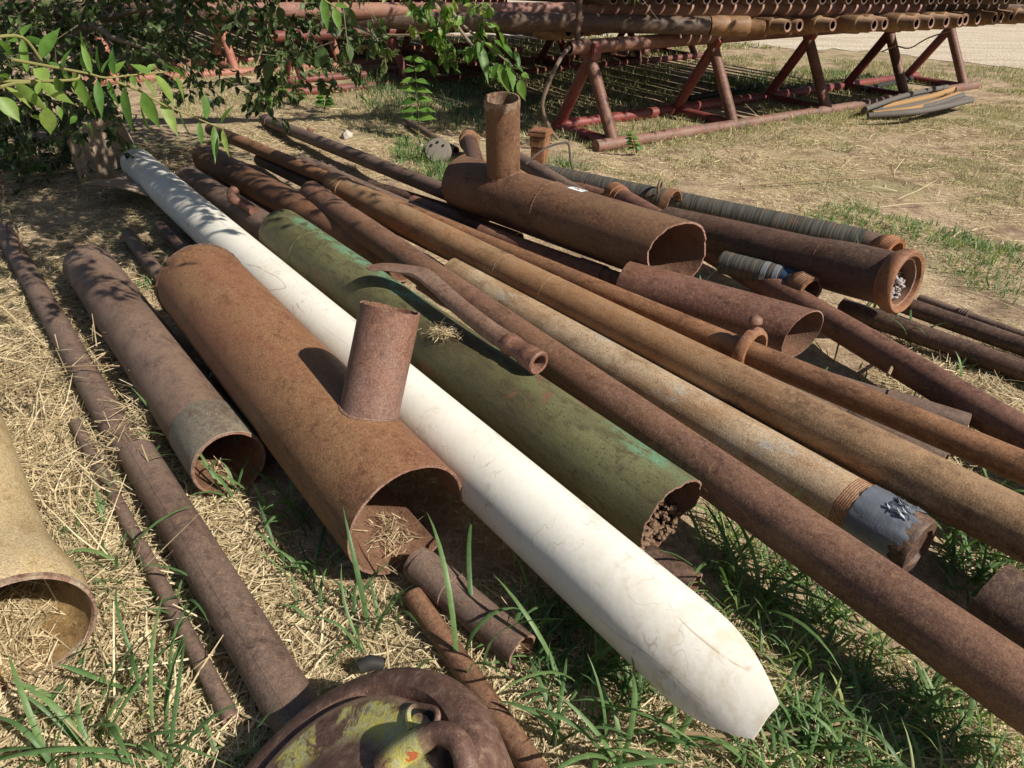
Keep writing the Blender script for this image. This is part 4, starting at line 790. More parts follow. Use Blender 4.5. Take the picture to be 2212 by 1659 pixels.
CL=[(385,985,13,.34,'tall broad bladed grass between the two grey brown pipes at left'),(250,1245,7,.30,'arching grass clump right of the yellow pipe'),(400,1300,9,.22,'grass clump sprouting beside the seamed pipe'),(560,985,13,.30,'grass clump across the mouth of the green banded pipe'),(500,1075,10,.24,'grass in straw below the green banded pipe mouth'),
(110,1650,12,.30,'grass clump at the lower left corner'),(215,1600,14,.28,'grass clump near the bottom left, right of the corner clump'),(330,1650,14,.34,'long bladed grass left of the casting at the bottom'),(290,1480,11,.26,'grass clump midway below the yellow pipe mouth'),(640,1120,12,.26,'grass along the lower side of the large branched pipe'),
(690,1240,9,.20,'small grass clump left of the branched pipe mouth'),(795,1400,7,.34,'tall grass blade clump just above the round casting'),(850,1350,6,.36,'upright grass in front of the branched pipe mouth'),(990,1440,9,.46,'tallest grass blades right above the round casting'),(1120,1395,7,.26,'grass at the near end of the short pipe'),
(1265,1470,14,.34,'broad grass clump under the white pipe'),(1180,1330,9,.26,'grass in the shade left of the white pipe'),(1060,1120,4,.18,'few blades behind the open branched pipe end'),(1330,1650,16,.32,'broad grass clump at the bottom left of the white tip'),(1440,1600,18,.24,'bright green grass just below the white torn tip'),(1205,1600,7,.26,'sparse grass right of the thin pipe at the bottom'),
(1540,1225,14,.32,'grass at the mouth of the green pipe'),(1620,1290,14,.34,'grass between green pipe mouth and scaled pipe'),(1520,640,4,.34,'two tall bent blades in front of the tee mouth'),(1800,775,4,.24,'bent pale blade beside the short wide pipe'),(1882,668,12,.18,'leafy grass under the heavy flanged pipe'),(1958,735,13,.24,'grass clump below the flanged pipe mouth'),(1865,600,3,.42,'long thin blades rising past the flanged pipe'),
(2050,1215,9,.26,'grass clump by the taped pipe end'),(2160,1060,9,.20,'grass near the right edge between slim and tan pipes'),(1430,445,4,.26,'thin blades beside the lifting ring'),(315,625,12,.14,'grass tuft between short pipe and orange brown pipe'),(445,590,8,.14,'grass tuft against the white pipe'),(1825,330,10,.12,'small green weed on bare straw right of the rack'),(2075,800,8,.12,'small weed in straw at right edge'),
(900,345,60,.20,'dense green grass tuft left of the tee'),(950,380,60,.20,'dense grass at the back end of the tee'),(1010,395,30,.16,'grass behind the tee end cap'),(925,262,24,.45,'tall grass in the shade of the rack'),(1210,362,26,.12,'low grass behind the ribbed hose')]
for i,(x,y,n,l,lab) in enumerate(CL):
    l*=1.05 if y>600 else 1; n=max(3,int(n*.75)) if y>600 else n; wd=.0062 if y>600 else (.0045 if y>300 else .005); clump(x,y,n,l,lab,100+i,w=wd,spread=.02+.001*n,tone=(.25,.8) if y>600 else (.3,.95),e1=(-60,35) if l>.2 else (-20,60))
def in_poly(px,py,poly):
    c=np.zeros(len(px),bool); j=len(poly)-1
    for i in range(len(poly)):
        xi,yi=poly[i];xj,yj=poly[j]; c^=((yi>py)!=(yj>py))&(px<(xj-xi)*(py-yi)/(yj-yi+1e-12)+xi); j=i
    return c
def scatter_poly(poly,n,r):
    W=np.array([at(x,y)[:2] for x,y in poly]); lo,hi=W.min(0),W.max(0); out=[]
    while sum(map(len,out))<n:
        p=r.uniform(lo,hi,(n*2,2)); out.append(p[in_poly(p[:,0],p[:,1],W)])
    return np.concatenate(out)[:n]
# broad ground cover grass in the lower right and bottom
r=np.random.default_rng(11); parts=[]
def cover(poly,nc,nb,ln,wd,tone,e1=(-60,40),cs=.035,mat='grass',thr=0):
    c=scatter_poly(poly,nc,r)
    if thr: c=c[vnoise(c[:,0],c[:,1],.35,9)>thr]
    nc=len(c); p=np.repeat(c,nb,0)+r.normal(0,cs,(nc*nb,2)); n=len(p); base=np.concatenate([p,gz(p[:,0],p[:,1])[:,None]-.005],1)
    tb=np.repeat(r.uniform(*tone,nc),nb)+r.normal(0,.12,n)
    return ribbons(base,r.uniform(0,6.28,n),np.radians(r.uniform(35,88,n)),np.radians(r.uniform(*e1,n)),ln*r.uniform(.3,1.1,n),wd*r.uniform(.5,1.2,n),np.clip(tb,0,1),6,r.normal(0,.6,n))
def merge(ps,name,mat,label=None,cat='grass'):
    V=[];Fc=[];tn=[];o=0
    for v,f,t in ps: V.append(v);Fc.append(f+o);tn.append(t);o+=len(v)
    ob=mesh(name,np.concatenate(V),np.concatenate(Fc),M[mat],tone=np.concatenate(tn),angle=None); tag(ob,label,cat,kind='stuff'); return ob
RB=[(1530,1090),(2212,1590),(2212,1659),(1420,1659),(1700,1620),(1710,1500),(1560,1300)]
ps=[cover(RB,95,8,.15,.0038,(.35,1.)),cover([(1500,1270),(1700,1230),(2212,1640),(2212,1800),(1500,1800),(1700,1600)],40,7,.20,.0048,(.3,.9)),cover([(1150,1150),(1500,1500),(1300,1650),(1180,1500),(1120,1300)],30,7,.20,.0045,(.1,.6)),
cover([(0,1480),(520,1500),(560,1750),(0,1750)],7,5,.20,.0060,(.2,.7)),cover([(180,980),(400,1250),(420,1500),(200,1400),(100,1200)],16,5,.16,.004,(.2,.7)),cover([(560,1050),(760,1300),(900,1400),(620,1300)],8,5,.18,.005,(.2,.7)),cover([(1900,1020),(2212,1180),(2212,1400),(2020,1200)],30,7,.16,.005,(.2,.7)),cover([(1700,850),(2212,1000),(2212,950),(1950,760)],10,6,.12,.004,(.3,.8)),
cover([(200,480),(420,480),(420,620),(280,620)],14,6,.09,.003,(.3,.8))]
merge(ps,'grass','grass','broad green grass growing through the straw around the pipes')
# ---- lawn on the far side
ps=[]
def lawn(poly,n,ln,wd,thr,tone,seed=5,s=.8):
    c=scatter_poly(poly,n,r); q=vnoise(c[:,0],c[:,1],s,seed)*.6+vnoise(c[:,0],c[:,1],s*.3,seed+1)*.4; c=c[q>thr]; n=len(c); base=np.concatenate([c,gz(c[:,0],c[:,1])[:,None]-.004],1)
    return ribbons(base,r.uniform(0,6.28,n),np.radians(r.uniform(30,85,n)),np.radians(r.uniform(-10,60,n)),ln*r.uniform(.4,1.1,n),wd*r.uniform(.6,1.2,n),np.clip(r.uniform(*tone,n),0,1),2)
ps.append(lawn([(1200,330),(1450,260),(2212,180),(2212,330),(1300,370)],22000,.055,.0028,.50,(0,1)))
ps.append(lawn([(1300,370),(2212,330),(2212,760),(1900,500),(1500,420)],24000,.05,.0020,.55,(.0,1)))
ps.append(lawn([(760,165),(1340,150),(1600,120),(2212,150),(2212,210),(1800,260),(1350,330),(1150,300),(800,260)],38000,.085,.0038,.40,(.0,1)))
ps.append(lawn([(300,90),(1500,75),(1700,110),(1000,150),(300,170)],16000,.10,.008,.40,(.0,1.0)))
ps.append(lawn([(300,170),(760,160),(900,330),(700,260),(420,260)],9000,.07,.003,.50,(0,.9)))
merge(ps,'lawn','drygrass','thin dry lawn grass beyond the pipes')
ps=[cover([(1735,455),(1850,440),(2000,480),(2212,530),(2212,570),(1960,520),(1760,490)],150,9,.085,.0035,(.4,1.),(-10,60),.04),cover([(2040,560),(2212,540),(2212,660),(2080,620)],70,7,.08,.003,(.4,1.),(-10,60),.05),cover([(1480,175),(1640,150),(1860,160),(1990,210),(1780,190),(1560,215)],260,9,.12,.004,(.1,.8),(0,70),.06),
cover([(860,300),(960,320),(1000,400),(940,410),(850,350)],55,10,.15,.0045,(.3,.9),(-20,60),.03),cover([(760,170),(1050,165),(1180,240),(1040,290),(800,240)],170,10,.20,.0045,(.0,.45),(-20,70),.06),cover([(1160,325),(1300,350),(1290,372),(1180,362)],30,8,.09,.003,(.3,.9),(-20,60),.03),cover([(1200,225),(1330,235),(1350,300),(1190,300)],40,8,.08,.003,(.1,.6),(-20,60),.04),cover([(1700,250),(1760,240),(1780,262),(1710,270)],30,8,.07,.003,(.5,1),(0,60),.03)]
merge(ps,'grass','grass','green grass patches beyond the pipes')
# ---- dry straw
def straw(poly,n,l,w,zt,seed,thr=None,s=.5,tone=(.15,1.),flat=.18):
    q=np.random.default_rng(seed); c=scatter_poly(poly,n,q)
    if thr is not None:
        m=vnoise(c[:,0],c[:,1],s,seed)*.6+vnoise(c[:,0],c[:,1],s*.25,seed+3)*.4; c=c[m>thr]
    n=len(c); base=np.concatenate([c,(gz(c[:,0],c[:,1])+q.uniform(0,1,n)**1.5*zt)[:,None]],1)
    sw=vnoise(c[:,0],c[:,1],.35,seed+9)*6.28*1.2; a=np.where(q.random(n)<.5,sw+q.normal(0,.5,n),q.uniform(0,6.28,n)); e=q.normal(0,flat,n)
    ln=l*np.clip(q.lognormal(-.1,.6,n),.15,3); wd=w*q.uniform(.4,1.3,n); tn=np.clip(q.beta(2.2,1.6,n)*(tone[1]-tone[0])+tone[0],0,1)
    d0=np.stack([np.cos(a)*np.cos(e),np.sin(a)*np.cos(e),np.sin(e)],1); bend=q.normal(0,.25,n); a2=a+bend; e2=e+q.normal(-.05,.18,n); d1=np.stack([np.cos(a2)*np.cos(e2),np.sin(a2)*np.cos(e2),np.sin(e2)],1)
    rl=q.uniform(-.8,.8,n); s0=np.stack([-np.sin(a)*np.cos(rl),np.cos(a)*np.cos(rl),np.sin(rl)],1)*wd[:,None]*.5
    m=base+d0*(ln*.5)[:,None]; t=m+d1*(ln*.5)[:,None]; V=np.stack([base-s0,base+s0,m-s0,m+s0,t-s0*.5,t+s0*.5],1).reshape(-1,3)
    Fc=(np.array([[0,1,3,2],[2,3,5,4]])[None]+np.arange(n)[:,None,None]*6).reshape(-1,4); return V,Fc,np.repeat(tn,6)
ps=[straw([(-150,560),(160,560),(560,1100),(760,1300),(1050,1420),(1330,1659),(1330,1900),(-250,1900)],52000,.046,.0042,.026,1),
straw([(-150,900),(300,900),(700,1659),(700,1900),(-250,1900)],8000,.10,.0042,.035,2,flat=.25),
straw([(600,1250),(1300,1250),(2300,1500),(2300,1850),(600,1850)],26000,.05,.0028,.022,3,.36),
straw([(-100,330),(450,300),(560,640),(400,700),(-150,640)],26000,.06,.0035,.03,4,.25),
straw([(330,200),(1000,240),(1000,420),(600,340)],24000,.055,.0038,.015,5,.30),
straw([(1280,370),(2300,300),(2300,800),(1850,560)],26000,.050,.0032,.014,6,.46),
straw([(1250,330),(2300,170),(2300,340),(1280,400)],17000,.060,.0045,.010,7,.46),
straw([(1850,680),(2300,780),(2300,1300),(2000,1100)],9000,.06,.0032,.02,8,.2),
straw([(1300,300),(2300,260),(2300,760),(1600,440)],700,.22,.006,.02,9),
straw([(-150,600),(400,850),(900,1400),(1300,1659),(-200,1800)],500,.20,.0055,.040,10,flat=.3),
straw([(560,90),(1350,140),(1250,330),(500,230)],20000,.08,.006,.012,12,.45)]
merge(ps,'straw','straw','layer of dry chopped straw on the ground','straw')
# straw inside the big openings and on the green pipe
def litter(name,label,c,n,sx,sy,sz,l,w,seed,mat=None):
    q=np.random.default_rng(seed); p=q.normal(0,1,(n,3))*[sx,sy,sz]; p[:,2]=np.abs(p[:,2]); a=q.uniform(0,6.28,n); e=q.normal(0,.3,n); d=np.stack([np.cos(a)*np.cos(e),np.sin(a)*np.cos(e),np.sin(e)],1)*(l*q.uniform(.3,1.4,n))[:,None]
    s=np.stack([-np.sin(a),np.cos(a),q.normal(0,.4,n)],1)*(w*q.uniform(.5,1.2,n))[:,None]; V=np.stack([p-s,p+s,p+d+s*.5,p+d-s*.5],1).reshape(-1,3); Fc=(np.array([[0,1,2,3]])[None]+np.arange(n)[:,None,None]*4).reshape(-1,4)
    o=mesh(name,V,Fc,M['straw'],tone=np.repeat(q.uniform(.2,.95,n),4),angle=None)
    if mat is None: o.location=c
    else: o.matrix_world=mat
    return tag(o,label,'straw',kind='stuff')
litter('straw_tuft','clump of chopped straw caught on the crest of the green pipe',at(958,722,.335),260,.030,.022,.012,.03,.0013,3)
litter('straw','dry straw lying in the mouth of the large branched pipe',at(845,1150,.035),130,.035,.05,.006,.045,.0016,4)
litter('straw','dry straw filling the flared yellow pipe',at(30,1330,.03),900,.07,.10,.015,.09,.0018,5)
litter('straw','stalks of dry straw lying over the slim left pipe',at(215,770,.07),80,.10,.14,.03,.14,.0022,6)
litter('straw','straw wedged between the two left pipes',at(345,870,.05),700,.045,.22,.03,.12,.0022,7)
# dry weeds and sticks
def stick(pts,rad,label,name='twig',mat='drytwig'): return tag(tube(name,pts,rad,M[mat],k=7,sub=3),label,'twig')
stick([at(92,800,.10),at(150,792,.12),at(230,790,.13),at(300,792,.10)],.0035,'dry seed stalk lying across the left pipes')
stick([at(0,400,.02),at(20,460,.16),at(38,500,.25),at(45,560,.03)],.006,'pale broken stalk standing in straw at far left')
stick([at(262,470,.02),at(280,488,.10),at(295,495,.12)],.008,'short pale stick poking up near the white pipe')
stick([at(365,332,.03),at(420,320,.05),at(480,300,.04)],.012,'fallen branch right of the curled board')
stick([at(0,390,.03),at(120,372,.05),at(250,360,.06)],.012,'fallen grey branch in the shade at left')
stick([at(112,690,.03),at(150,740,.05),at(170,790,.03)],.016,'dark charred stick in straw at left','stick','bark')
stick([at(1560,405,.02),at(1720,392,.03),at(1900,378,.02)],.005,'long pale stalk on the bare ground at right')
stick([at(1845,1555,.02),at(1600,1590,.03),at(1420,1575,.02)],.006,'long dry stalk lying behind the white tip')
stick([at(1935,765,.03),at(1925,795,.13),at(1918,810,.15)],.008,'short yellow cut stalk rising behind the slim pipe')
# ---- boards
def board(name,c,axis,rad,arc,wid,label,thick=.006,start=0.):
    V=[];Fc=[];n=26;m=14; r=random.Random(3)
    for s in(0,1):
        for i in range(n+1):
            a=start+arc*i/n
            for j in range(m+1):
                x=(j/m-.5)*wid*(1-.12*abs(math.sin(3*i/n))); rr=rad+s*thick+.008*math.sin(7*i/n+j*.5); V.append((x+.012*math.sin(i*1.7),rr*math.cos(a)+(.02*math.sin(j*2) if i in(0,n) else 0),rr*math.sin(a)))
    K=(n+1)*(m+1)
    for s in(0,1):
        for i in range(n):
            for j in range(m):
                f=(s*K+i*(m+1)+j,s*K+i*(m+1)+j+1,s*K+(i+1)*(m+1)+j+1,s*K+(i+1)*(m+1)+j); Fc.append(f if s else f[::-1])
    for i in range(n): Fc+=[(i*(m+1),(i+1)*(m+1),K+(i+1)*(m+1),K+i*(m+1)),(i*(m+1)+m,K+i*(m+1)+m,K+(i+1)*(m+1)+m,(i+1)*(m+1)+m)]
    for j in range(m): Fc+=[(j,K+j,K+j+1,j+1),(n*(m+1)+j,n*(m+1)+j+1,K+n*(m+1)+j+1,K+n*(m+1)+j)]
    o=mesh(name,V,Fc,M['board']); o.matrix_world=Matrix.Translation(c)@Matrix.Rotation(axis,4,'Z'); return tag(o,label,'board')
def sheet(name,fn,label,nu=28,nv=16,th=.008):
    V=[];Fc=[]; K=(nu+1)*(nv+1)
    g=np.array([[fn(i/nu,j/nv) for j in range(nv+1)] for i in range(nu+1)]); du=np.gradient(g,axis=0); dv=np.gradient(g,axis=1); nr=np.cross(du,dv); nr/=np.linalg.norm(nr,axis=2,keepdims=True)+1e-9
    V=np.concatenate([g.reshape(-1,3),(g+nr*th).reshape(-1,3)]); id_=lambda s,i,j: s*K+i*(nv+1)+j
    for s_ in(0,1):
        for i in range(nu):
            for j in range(nv):
                f=(id_(s_,i,j),id_(s_,i,j+1),id_(s_,i+1,j+1),id_(s_,i+1,j)); Fc.append(f if s_==0 else f[::-1])
    for i in range(nu): Fc+=[(id_(0,i,0),id_(0,i+1,0),id_(1,i+1,0),id_(1,i,0)),(id_(0,i,nv),id_(1,i,nv),id_(1,i+1,nv),id_(0,i+1,nv))]
    for j in range(nv): Fc+=[(id_(0,0,j),id_(1,0,j),id_(1,0,j+1),id_(0,0,j+1)),(id_(0,nu,j),id_(0,nu,j+1),id_(1,nu,j+1),id_(1,nu,j))]
    c=V.mean(0); o=mesh(name,V-c,Fc,M['board']); o.location=c; return tag(o,label,'board')
bl,br_=at(172,392,.0),at(338,392,.0)
sheet('curled_board',lambda u,v: bl*(1-u)+br_*u+A3(0,.22*math.sin(math.pi*u),0)+A3(0,.05,1)*v*(.30+.16*math.sin(math.pi*min(1,u*1.15))-.20*u**3+.015*math.sin(u*23))+A3(.05,-.16,0)*v*v*(.3+.9*u),'curled weathered brown board standing behind the white pipe end')
f0=at(185,402,.13)
sheet('flat_board',lambda u,v: f0+A3(.66,-.22,-.03)*u+A3(.10,.42,-.05)*v+A3(0,0,.03*math.sin(3*u+.5)+.012*math.sin(9*v)),'weathered board lying nearly flat under the white pipe')
# ---------------------------------------------------------------- leaves
def leaves(base,d,nrm,ln,wd,tone,fold=.25,curl=.25):
    n=len(base); d=d/np.linalg.norm(d,axis=1,keepdims=True); s=np.cross(d,nrm); s/=np.linalg.norm(s,axis=1,keepdims=True)+1e-9; u=np.cross(s,d); L=ln[:,None]; W=wd[:,None]
    pt=lambda t,w,side: base+d*L*t+u*(-curl*L*t*t+ (fold*W*w if side else 0))+s*W*w*side
    st=((.1,.50),(.25,.88),(.42,1.),(.60,.88),(.76,.58),(.90,.24)); L_=[pt(0,0,0)]
    for t,w in st: L_+=[pt(t,w,-1),pt(t,0,0),pt(t,w,1)]
    L_.append(pt(1.05,0,0)); V=np.stack(L_,1).reshape(-1,3); K=len(L_); f=[[0,1,2],[0,2,3]]
    for i in range(len(st)-1):
        a_=1+3*i; f+=[[a_,a_+3,a_+1],[a_+3,a_+4,a_+1],[a_+1,a_+4,a_+2],[a_+4,a_+5,a_+2]]
    a_=1+3*(len(st)-1); f+=[[a_,K-1,a_+1],[a_+1,K-1,a_+2]]
    Fc=(np.array(f)[None]+np.arange(n)[:,None,None]*K).reshape(-1,3); return V,Fc,np.repeat(tone,K)
def spray(poly,n,rad,l,seed,tone=(0,1),down=.8,taper=True):
    """leaves scattered round a limb; poly = world points"""
    q=np.random.default_rng(seed); P=np.array(poly); seg=np.linalg.norm(np.diff(P,axis=0),axis=1); cum=np.concatenate([[0],np.cumsum(seg)]); t=q.uniform(0,cum[-1],n); i=np.clip(np.searchsorted(cum,t)-1,0,len(seg)-1); f=((t-cum[i])/seg[i])[:,None]
    # cluster leaves on little twigs
    c=P[i]*(1-f)+P[i+1]*f; nt=max(4,n//9); tw=q.integers(0,nt,n); tc=c[q.integers(0,n,nt)]+q.normal(0,1,(nt,3))*rad*[.8,.8,.7]; td=q.normal(0,1,(nt,3))*[1,1,.5]+[0,0,-.5]; td/=np.linalg.norm(td,axis=1,keepdims=True)
    k=q.uniform(0,1,n)[:,None]; base=tc[tw]+td[tw]*k*rad*1.3+q.normal(0,.006,(n,3))
    d=q.normal(0,1,(n,3))*.75+td[tw]*.7+[0,0,-down]; nm=q.normal(0,1,(n,3))*.8+[0,0,.8]; ln=l*q.uniform(.5,1.2,n); tb=np.clip(q.uniform(*tone,nt)[tw]+q.normal(0,.15,n),0,1)
    return leaves(base,d,nm,ln,ln*q.uniform(.22,.34,n),tb,.3,.3),[(tc[j],tc[j]+td[j]*rad*1.4) for j in range(nt)]
TREE=empty('tree',Matrix.Translation((-5.6,6.2,0)),'dark leafy tree whose drooping branches hang over the upper left','tree'); TO=A3(-5.6,6.2,0)
def tmesh(ps,name,mat,par,off,segs=(),rad=.004):
    V=[];Fc=[];tn=[];o=0
    for v,f,t in ps: V.append(v-off);Fc.append(f+o);tn.append(t);o+=len(v)
    nl=sum(len(f) for f in Fc)
    for a,b_ in segs:
        d=b_-a; s=np.cross(d,[.2,.3,.9]); s/=np.linalg.norm(s)+1e-9; u=np.cross(s,d); u/=np.linalg.norm(u)+1e-9
        V.append(np.array([e+(s*math.cos(q*2.094)+u*math.sin(q*2.094))*rr-off for e,rr in((a,rad),(b_,rad*.4)) for q in range(3)])); tn.append(np.zeros(6))
        Fc.append(np.array([t_ for q in range(3) for t_ in((q,(q+1)%3,3+(q+1)%3),(q,3+(q+1)%3,3+q))])+o); o+=6
    Fc=np.concatenate(Fc); return mesh(name,np.concatenate(V),Fc,M[mat],par,tone=np.concatenate(tn),angle=None,mats=[M[mat],M['bark']],mi=[0]*nl+[1]*(len(Fc)-nl))
tube('trunk',[A3(0,0,-.05),A3(.1,0,.8),A3(.05,.1,1.8),A3(.3,-.1,3.0)],[.17,.14,.12,.09],M['bark'],TREE,k=14,sub=5)
limbs=[[A3(-5.5,6.25,1.7),dp(60,80,6.6),dp(170,50,6.0),dp(300,22,5.6),dp(420,-10,5.4)],[A3(-5.5,6.25,1.2),dp(60,130,6.0),dp(185,58,5.6),dp(245,82,5.2),dp(300,100,4.9),dp(345,122,4.8)],
[A3(-5.3,6.1,2.8),dp(400,-60,4.9),dp(600,-30,4.6),dp(700,10,4.5),dp(800,70,4.4),dp(900,75,4.3)],[A3(-5.3,6.1,2.9),A3(-2.5,4.6,2.9),A3(-.6,3.9,2.6),A3(.5,3.4,2.4),A3(1.2,3.0,2.3)],[A3(-5.3,6.1,2.6),A3(-3.2,5.0,2.6),A3(-1.2,4.4,2.3),dp(930,-25,3.9),dp(990,60,3.9),dp(1040,120,3.85),dp(1085,150,3.85)]]
for i,l in enumerate(limbs): tube('limb',[p-TO for p in l],[.07,.05,.03,.018,.010,.006,.004][:len(l)] if len(l)<8 else .03,M['bark'],TREE,k=8,sub=4)
SPR=[([dp(-60,40,6.2),dp(120,30,6.0),dp(330,20,5.6)],2600,.36,.075,(0,.8)),([dp(-40,160,5.6),dp(60,200,5.4),dp(60,300,5.2)],1500,.32,.07,(0,.8)),([dp(-20,330,5.6),dp(60,380,5.4)],500,.24,.06,(0,.7)),
([dp(230,60,5.4),dp(330,110,5.2),dp(400,150,5.0)],330,.17,.07,(.2,1)),([dp(150,160,5.0),dp(210,230,4.8),dp(230,290,4.7)],230,.11,.07,(.1,.9)),([dp(330,10,5.2),dp(480,10,5.0),dp(560,30,4.8)],330,.13,.07,(.1,.9)),
([dp(560,20,4.6),dp(610,90,4.5),dp(650,160,4.5)],420,.13,.062,(.1,1)),([dp(560,150,4.7),dp(590,200,4.7),dp(560,235,4.7)],200,.10,.06,(.1,.9)),([dp(650,10,4.5),dp(720,60,4.4),dp(790,75,4.3),dp(850,80,4.3)],300,.09,.06,(.2,1)),([dp(715,130,4.6),dp(740,170,4.6),dp(745,200,4.6)],110,.08,.055,(.3,1)),([dp(430,110,5.0),dp(480,150,4.9)],110,.12,.06,(.1,.8)),
([dp(0,420,5.0),dp(60,440,4.9)],100,.15,.05,(.1,.8))]
ps=[];tw=[]
for i,(p,n,rad,l,tone) in enumerate(SPR):
    a,t=spray(p,n,rad,l,200+i,tone); ps.append(a); tw+=t
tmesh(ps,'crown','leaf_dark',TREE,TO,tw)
SPF=[([dp(860,5,3.9),dp(930,15,3.8),dp(1000,20,3.7),dp(1060,35,3.6)],190,.075,.058,(0,1)),([dp(905,40,3.9),dp(960,80,3.9),dp(1000,95,3.9)],110,.07,.06,(0,.9)),([dp(1000,60,3.9),dp(1045,120,3.85),dp(1090,160,3.8),dp(1110,180,3.8)],24,.05,.075,(0,.9))]
ps=[];tw=[]
for i,(p,n,rad,l,tone) in enumerate(SPF):
    a,t=spray(p,n,rad,l,240+i,tone,1.1); ps.append(a); tw+=t
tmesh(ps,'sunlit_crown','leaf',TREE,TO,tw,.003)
# canopy overhead (above the picture) that throws the dappled shade on the far ends of the pipes
q=np.random.default_rng(77); ps=[]
back=np.array([math.cos(SUN_AZ)*math.cos(SUN_EL),math.sin(SUN_AZ)*math.cos(SUN_EL),-math.sin(SUN_EL)])
def shade(pts,h,n,rad,l,seed):
    P=[at(x,y,.12)-back*(h/math.sin(SUN_EL)) for x,y in pts]; a,t=spray(P,n,rad,l,seed,(0,.8)); ps.append(a); return t
tw=shade([(270,350),(420,440),(560,500)],2.2,420,.22,.06,1)+shade([(420,340),(560,400),(660,440)],2.3,380,.22,.06,2)+shade([(600,300),(720,340),(800,380)],2.4,240,.18,.06,3)+shade([(700,420),(830,470)],2.3,70,.12,.05,4)+shade([(20,330),(150,420),(280,440),(60,480)],2.0,5200,.38,.08,5)+shade([(820,225),(950,235),(1090,225),(1180,250)],2.6,2600,.34,.08,11)+shade([(620,200),(760,240)],2.4,500,.25,.07,12)+shade([(0,250),(200,260),(420,300)],2.2,2600,.34,.075,9)+shade([(0,520),(120,560),(60,600)],1.9,500,.25,.06,10)+shade([(60,600),(150,640)],1.9,70,.15,.055,6)+shade([(200,560),(300,700)],2.0,16,.08,.05,7)+shade([(120,280),(330,300),(450,320)],2.3,800,.25,.06,8)
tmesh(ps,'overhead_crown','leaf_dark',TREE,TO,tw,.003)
# ---- sunlit branch close to the camera
LV=[(180,290,240,165,80),(60,420,10,300,70),(150,330,30,285,60),(100,440,0,400,60),(200,300,400,365,60),(335,470,460,215,125),(180,310,215,600,70),(510,540,560,380,75),(395,640,265,545,115),(640,240,680,480,60),(590,580,750,930,105),(700,575,680,380,85),(740,600,640,300,50),(810,590,760,370,50),(822,590,885,420,55),(925,600,880,365,85),(905,605,1000,480,80),(780,640,815,940,70),(870,640,940,850,60),
(1195,605,1055,505,105),(1190,570,1245,510,50),(1330,525,1510,620,80),(1130,610,1275,800,75),(1245,600,1420,845,95),(1400,600,1500,820,60),(1000,700,1042,1050,90),(1150,735,1272,1030,115),(1130,850,1215,1110,45),(1295,805,1430,1085,90),(1440,880,1530,1140,80),(1660,960,1650,740,62),(1775,1005,1860,840,60),(1600,980,1622,1170,50),(1720,1010,1740,1295,62),(1790,1040,1828,1240,45),
(40,700,285,875,95),(130,670,370,880,95),(375,860,405,1085,125),(320,660,575,830,100),(0,780,155,970,125),(390,500,500,560,60),(440,620,500,760,70),(250,930,335,955,45),(620,935,560,995,50),(690,965,760,1095,60),(480,860,490,960,50),(1060,610,1085,690,50),(560,640,480,520,60),(0,600,70,620,60),(300,760,330,640,60)]
BR=[[(-60,652),(300,652),(600,640),(640,600)],[(100,480),(430,540),(700,590),(850,625),(1050,605),(1330,580)],[(940,660),(1130,735),(1290,830),(1480,910),(1700,1000),(1800,1040)],[(-60,300),(180,300),(330,480)],[(0,700),(130,670),(320,660)]]
K_=.2686
def cdp(x,y,j=0.): 
    return dp(x*K_,y*K_,1.12+.42*min(1,max(0,x)/1700)+j)
q=np.random.default_rng(5); B_=[];D_=[];N_=[];Ln=[];Wd=[];Tn=[]
for i,(x0,y0,x1,y1,w) in enumerate(LV):
    j=q.uniform(-.05,.05); p0=cdp(x0,y0,j); p1=cdp(x1,y1,j+q.uniform(-.03,.03)); B_.append(p0); D_.append(p1-p0); Ln.append(np.linalg.norm(p1-p0)); Wd.append(w*K_*(1.12+.42*max(0,x0)/1700)/F_*.50); N_.append(-fw+q.normal(0,.45,3)+UU*.5); Tn.append(q.uniform(.2,.9) if not(x0<420 and y0>640) else q.uniform(.8,1))
BT=empty('tree_branch',Matrix.Translation(cdp(0,650)),'sunlit leafy branch hanging into the upper left close to the camera','branch'); bo=cdp(0,650)
tmesh([leaves(np.array(B_),np.array(D_),np.array(N_),np.array(Ln),np.array(Wd),np.array(Tn),.35,.10)],'leaves','leaf',BT,bo)
for l in BR: tube('twig',[cdp(*p)-bo for p in l],[.0028-.0003*i for i in range(len(l))],M['twig'],BT,k=7,sub=4)
for (x0,y0,*_) in LV: pass
# two bright leaves at the top and their twig
B2=[(590,-20,620,230,62),(680,60,725,245,60),(680,40,790,55,45),(1900,20,1870,60,30)]; k2=lambda x,y: dp(540+x*K_,y*K_,2.0)
Bb=np.array([k2(a,b_) for a,b_,*_ in B2]); Dd=np.array([k2(c,d_)-k2(a,b_) for a,b_,c,d_,_ in B2])
T=empty('leafy_twig',Matrix.Translation(Bb[0]),'two bright green leaves hanging from the top edge left of centre','twig')
tmesh([leaves(Bb,Dd,np.array([-fw+UU*.3]*4),np.linalg.norm(Dd,axis=1),np.array([w*K_*2.0/F_*.6 for *_,w in B2]),np.array([.4,.6,.5,.6]),.35,.1)],'leaves','leaf',T,Bb[0])
tube('twig',[k2(560,-60)-Bb[0],k2(600,0)-Bb[0],k2(660,40)-Bb[0],k2(690,60)-Bb[0]],.003,M['twig'],T,k=6)
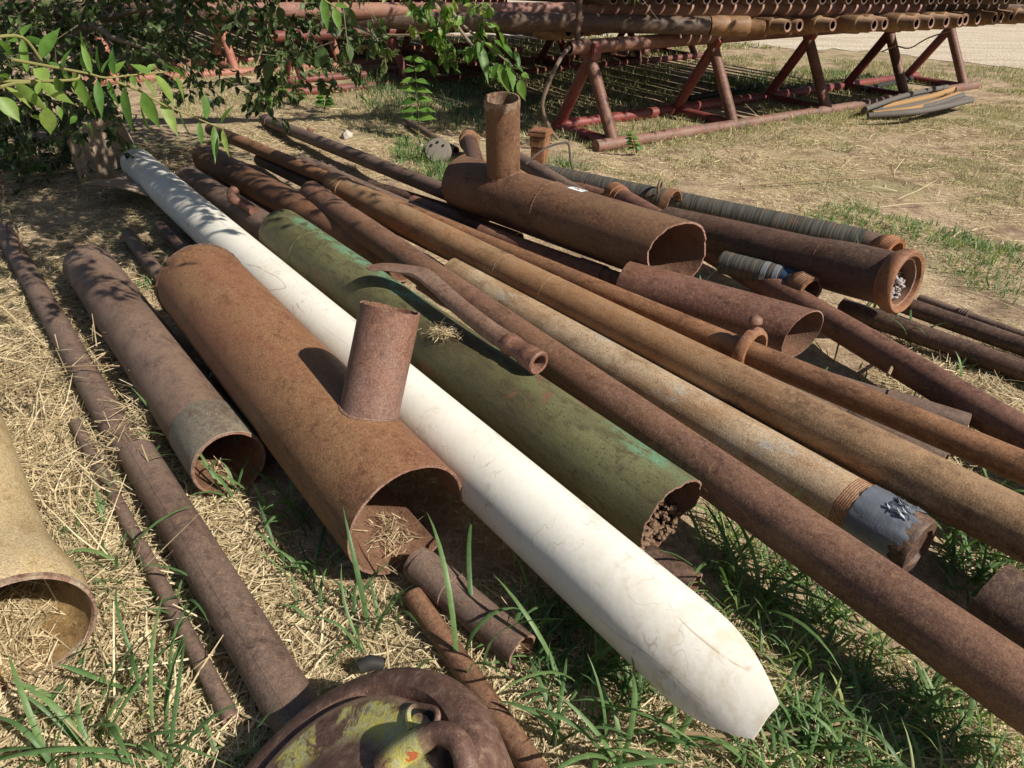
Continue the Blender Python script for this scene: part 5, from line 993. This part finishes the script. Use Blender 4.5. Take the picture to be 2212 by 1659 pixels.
# big leaves that hang down to the mouth of the upright branch
SL=[(2000,260,2060,380,60),(1880,340,2060,440,70),(1880,300,1800,470,80),(1830,330,1930,640,80),(2000,510,2080,740,70),(2060,500,2140,720,90),(2120,520,2212,580,60),(2180,600,2245,620,60),(2170,640,2205,800,75),(2080,560,2020,640,50),(2130,400,2180,560,40),(1960,320,2150,460,90),(2240,600,2180,640,40),(1990,500,1940,640,45)]
k3=lambda x,y: dp(540+x*K_,y*K_,3.72); Bb=np.array([k3(a,b_) for a,b_,*_ in SL]); Dd=np.array([k3(c,d_)-k3(a,b_) for a,b_,c,d_,_ in SL])
q=np.random.default_rng(6); tmesh([leaves(Bb,Dd,np.array([-fw+UU*.6]*len(SL))+q.normal(0,.4,(len(SL),3)),np.linalg.norm(Dd,axis=1),np.array([w*K_*3.72/F_*.55 for *_,w in SL]),q.uniform(.1,.9,len(SL)),.35,.15)],'drooping_leaves','leaf',TREE,TO)
tube('limb',[k3(1600,60)-TO,k3(1700,190)-TO,k3(1850,320)-TO,k3(2000,440)-TO,k3(2120,540)-TO],[.010,.008,.006,.004,.003],M['bark'],TREE,k=8)
# seedling
def plant(name,x,y,h,label,pairs,l,tip,seed):
    c=at(x,y,0); q=np.random.default_rng(seed); T=empty(name,Matrix.Translation(c),label,'plant'); top=tip-c; tube('stem',[A3(0,0,0),top*.5+A3(.01,0,0),top],[.006,.004,.002],M['twig'],T,k=7)
    B=[];D=[]
    for i in range(pairs):
        f=.25+.75*i/(pairs-1)
        for s in(-1,1): B.append(top*f); D.append(A3(s*1.,q.uniform(-.5,.2),q.uniform(.0,.5)-.2*s*0))
    ln=l*np.array([1.15-.5*(i//2)/pairs for i in range(len(B))]); tmesh([leaves(np.array(B),np.array(D),np.array([[0,-.5,1]]*len(B))+q.normal(0,.25,(len(B),3)),ln,ln*.3,q.uniform(.1,.8,len(B)),.2,.35)],'leaves','leaf',T,A3(0,0,0))
g0=at(905,300,0); plant('seedling',905,300,.6,'upright seedling with paired oval leaves in front of the rack shade',7,.15,aty(895,130,g0[1]),1)
g0=at(1375,335,0); plant('weed',1375,330,.2,'small feathery weed beside the near rail end',6,.07,aty(1362,288,g0[1]),2)
g0=at(2088,700,0)
for i,(x,y) in enumerate(((600,170),(640,185),(570,200),(700,200))):
    g0=at(x,y+40,0); plant('weed',x,y+40,.2,['leafy weed at the foot of the dark rack leg','leafy weed right of the dark rack leg','leafy weed left of the dark rack leg','leafy weed in the shade of the rack'][i],6,.10,aty(x+4,y-10,g0[1]),5+i)
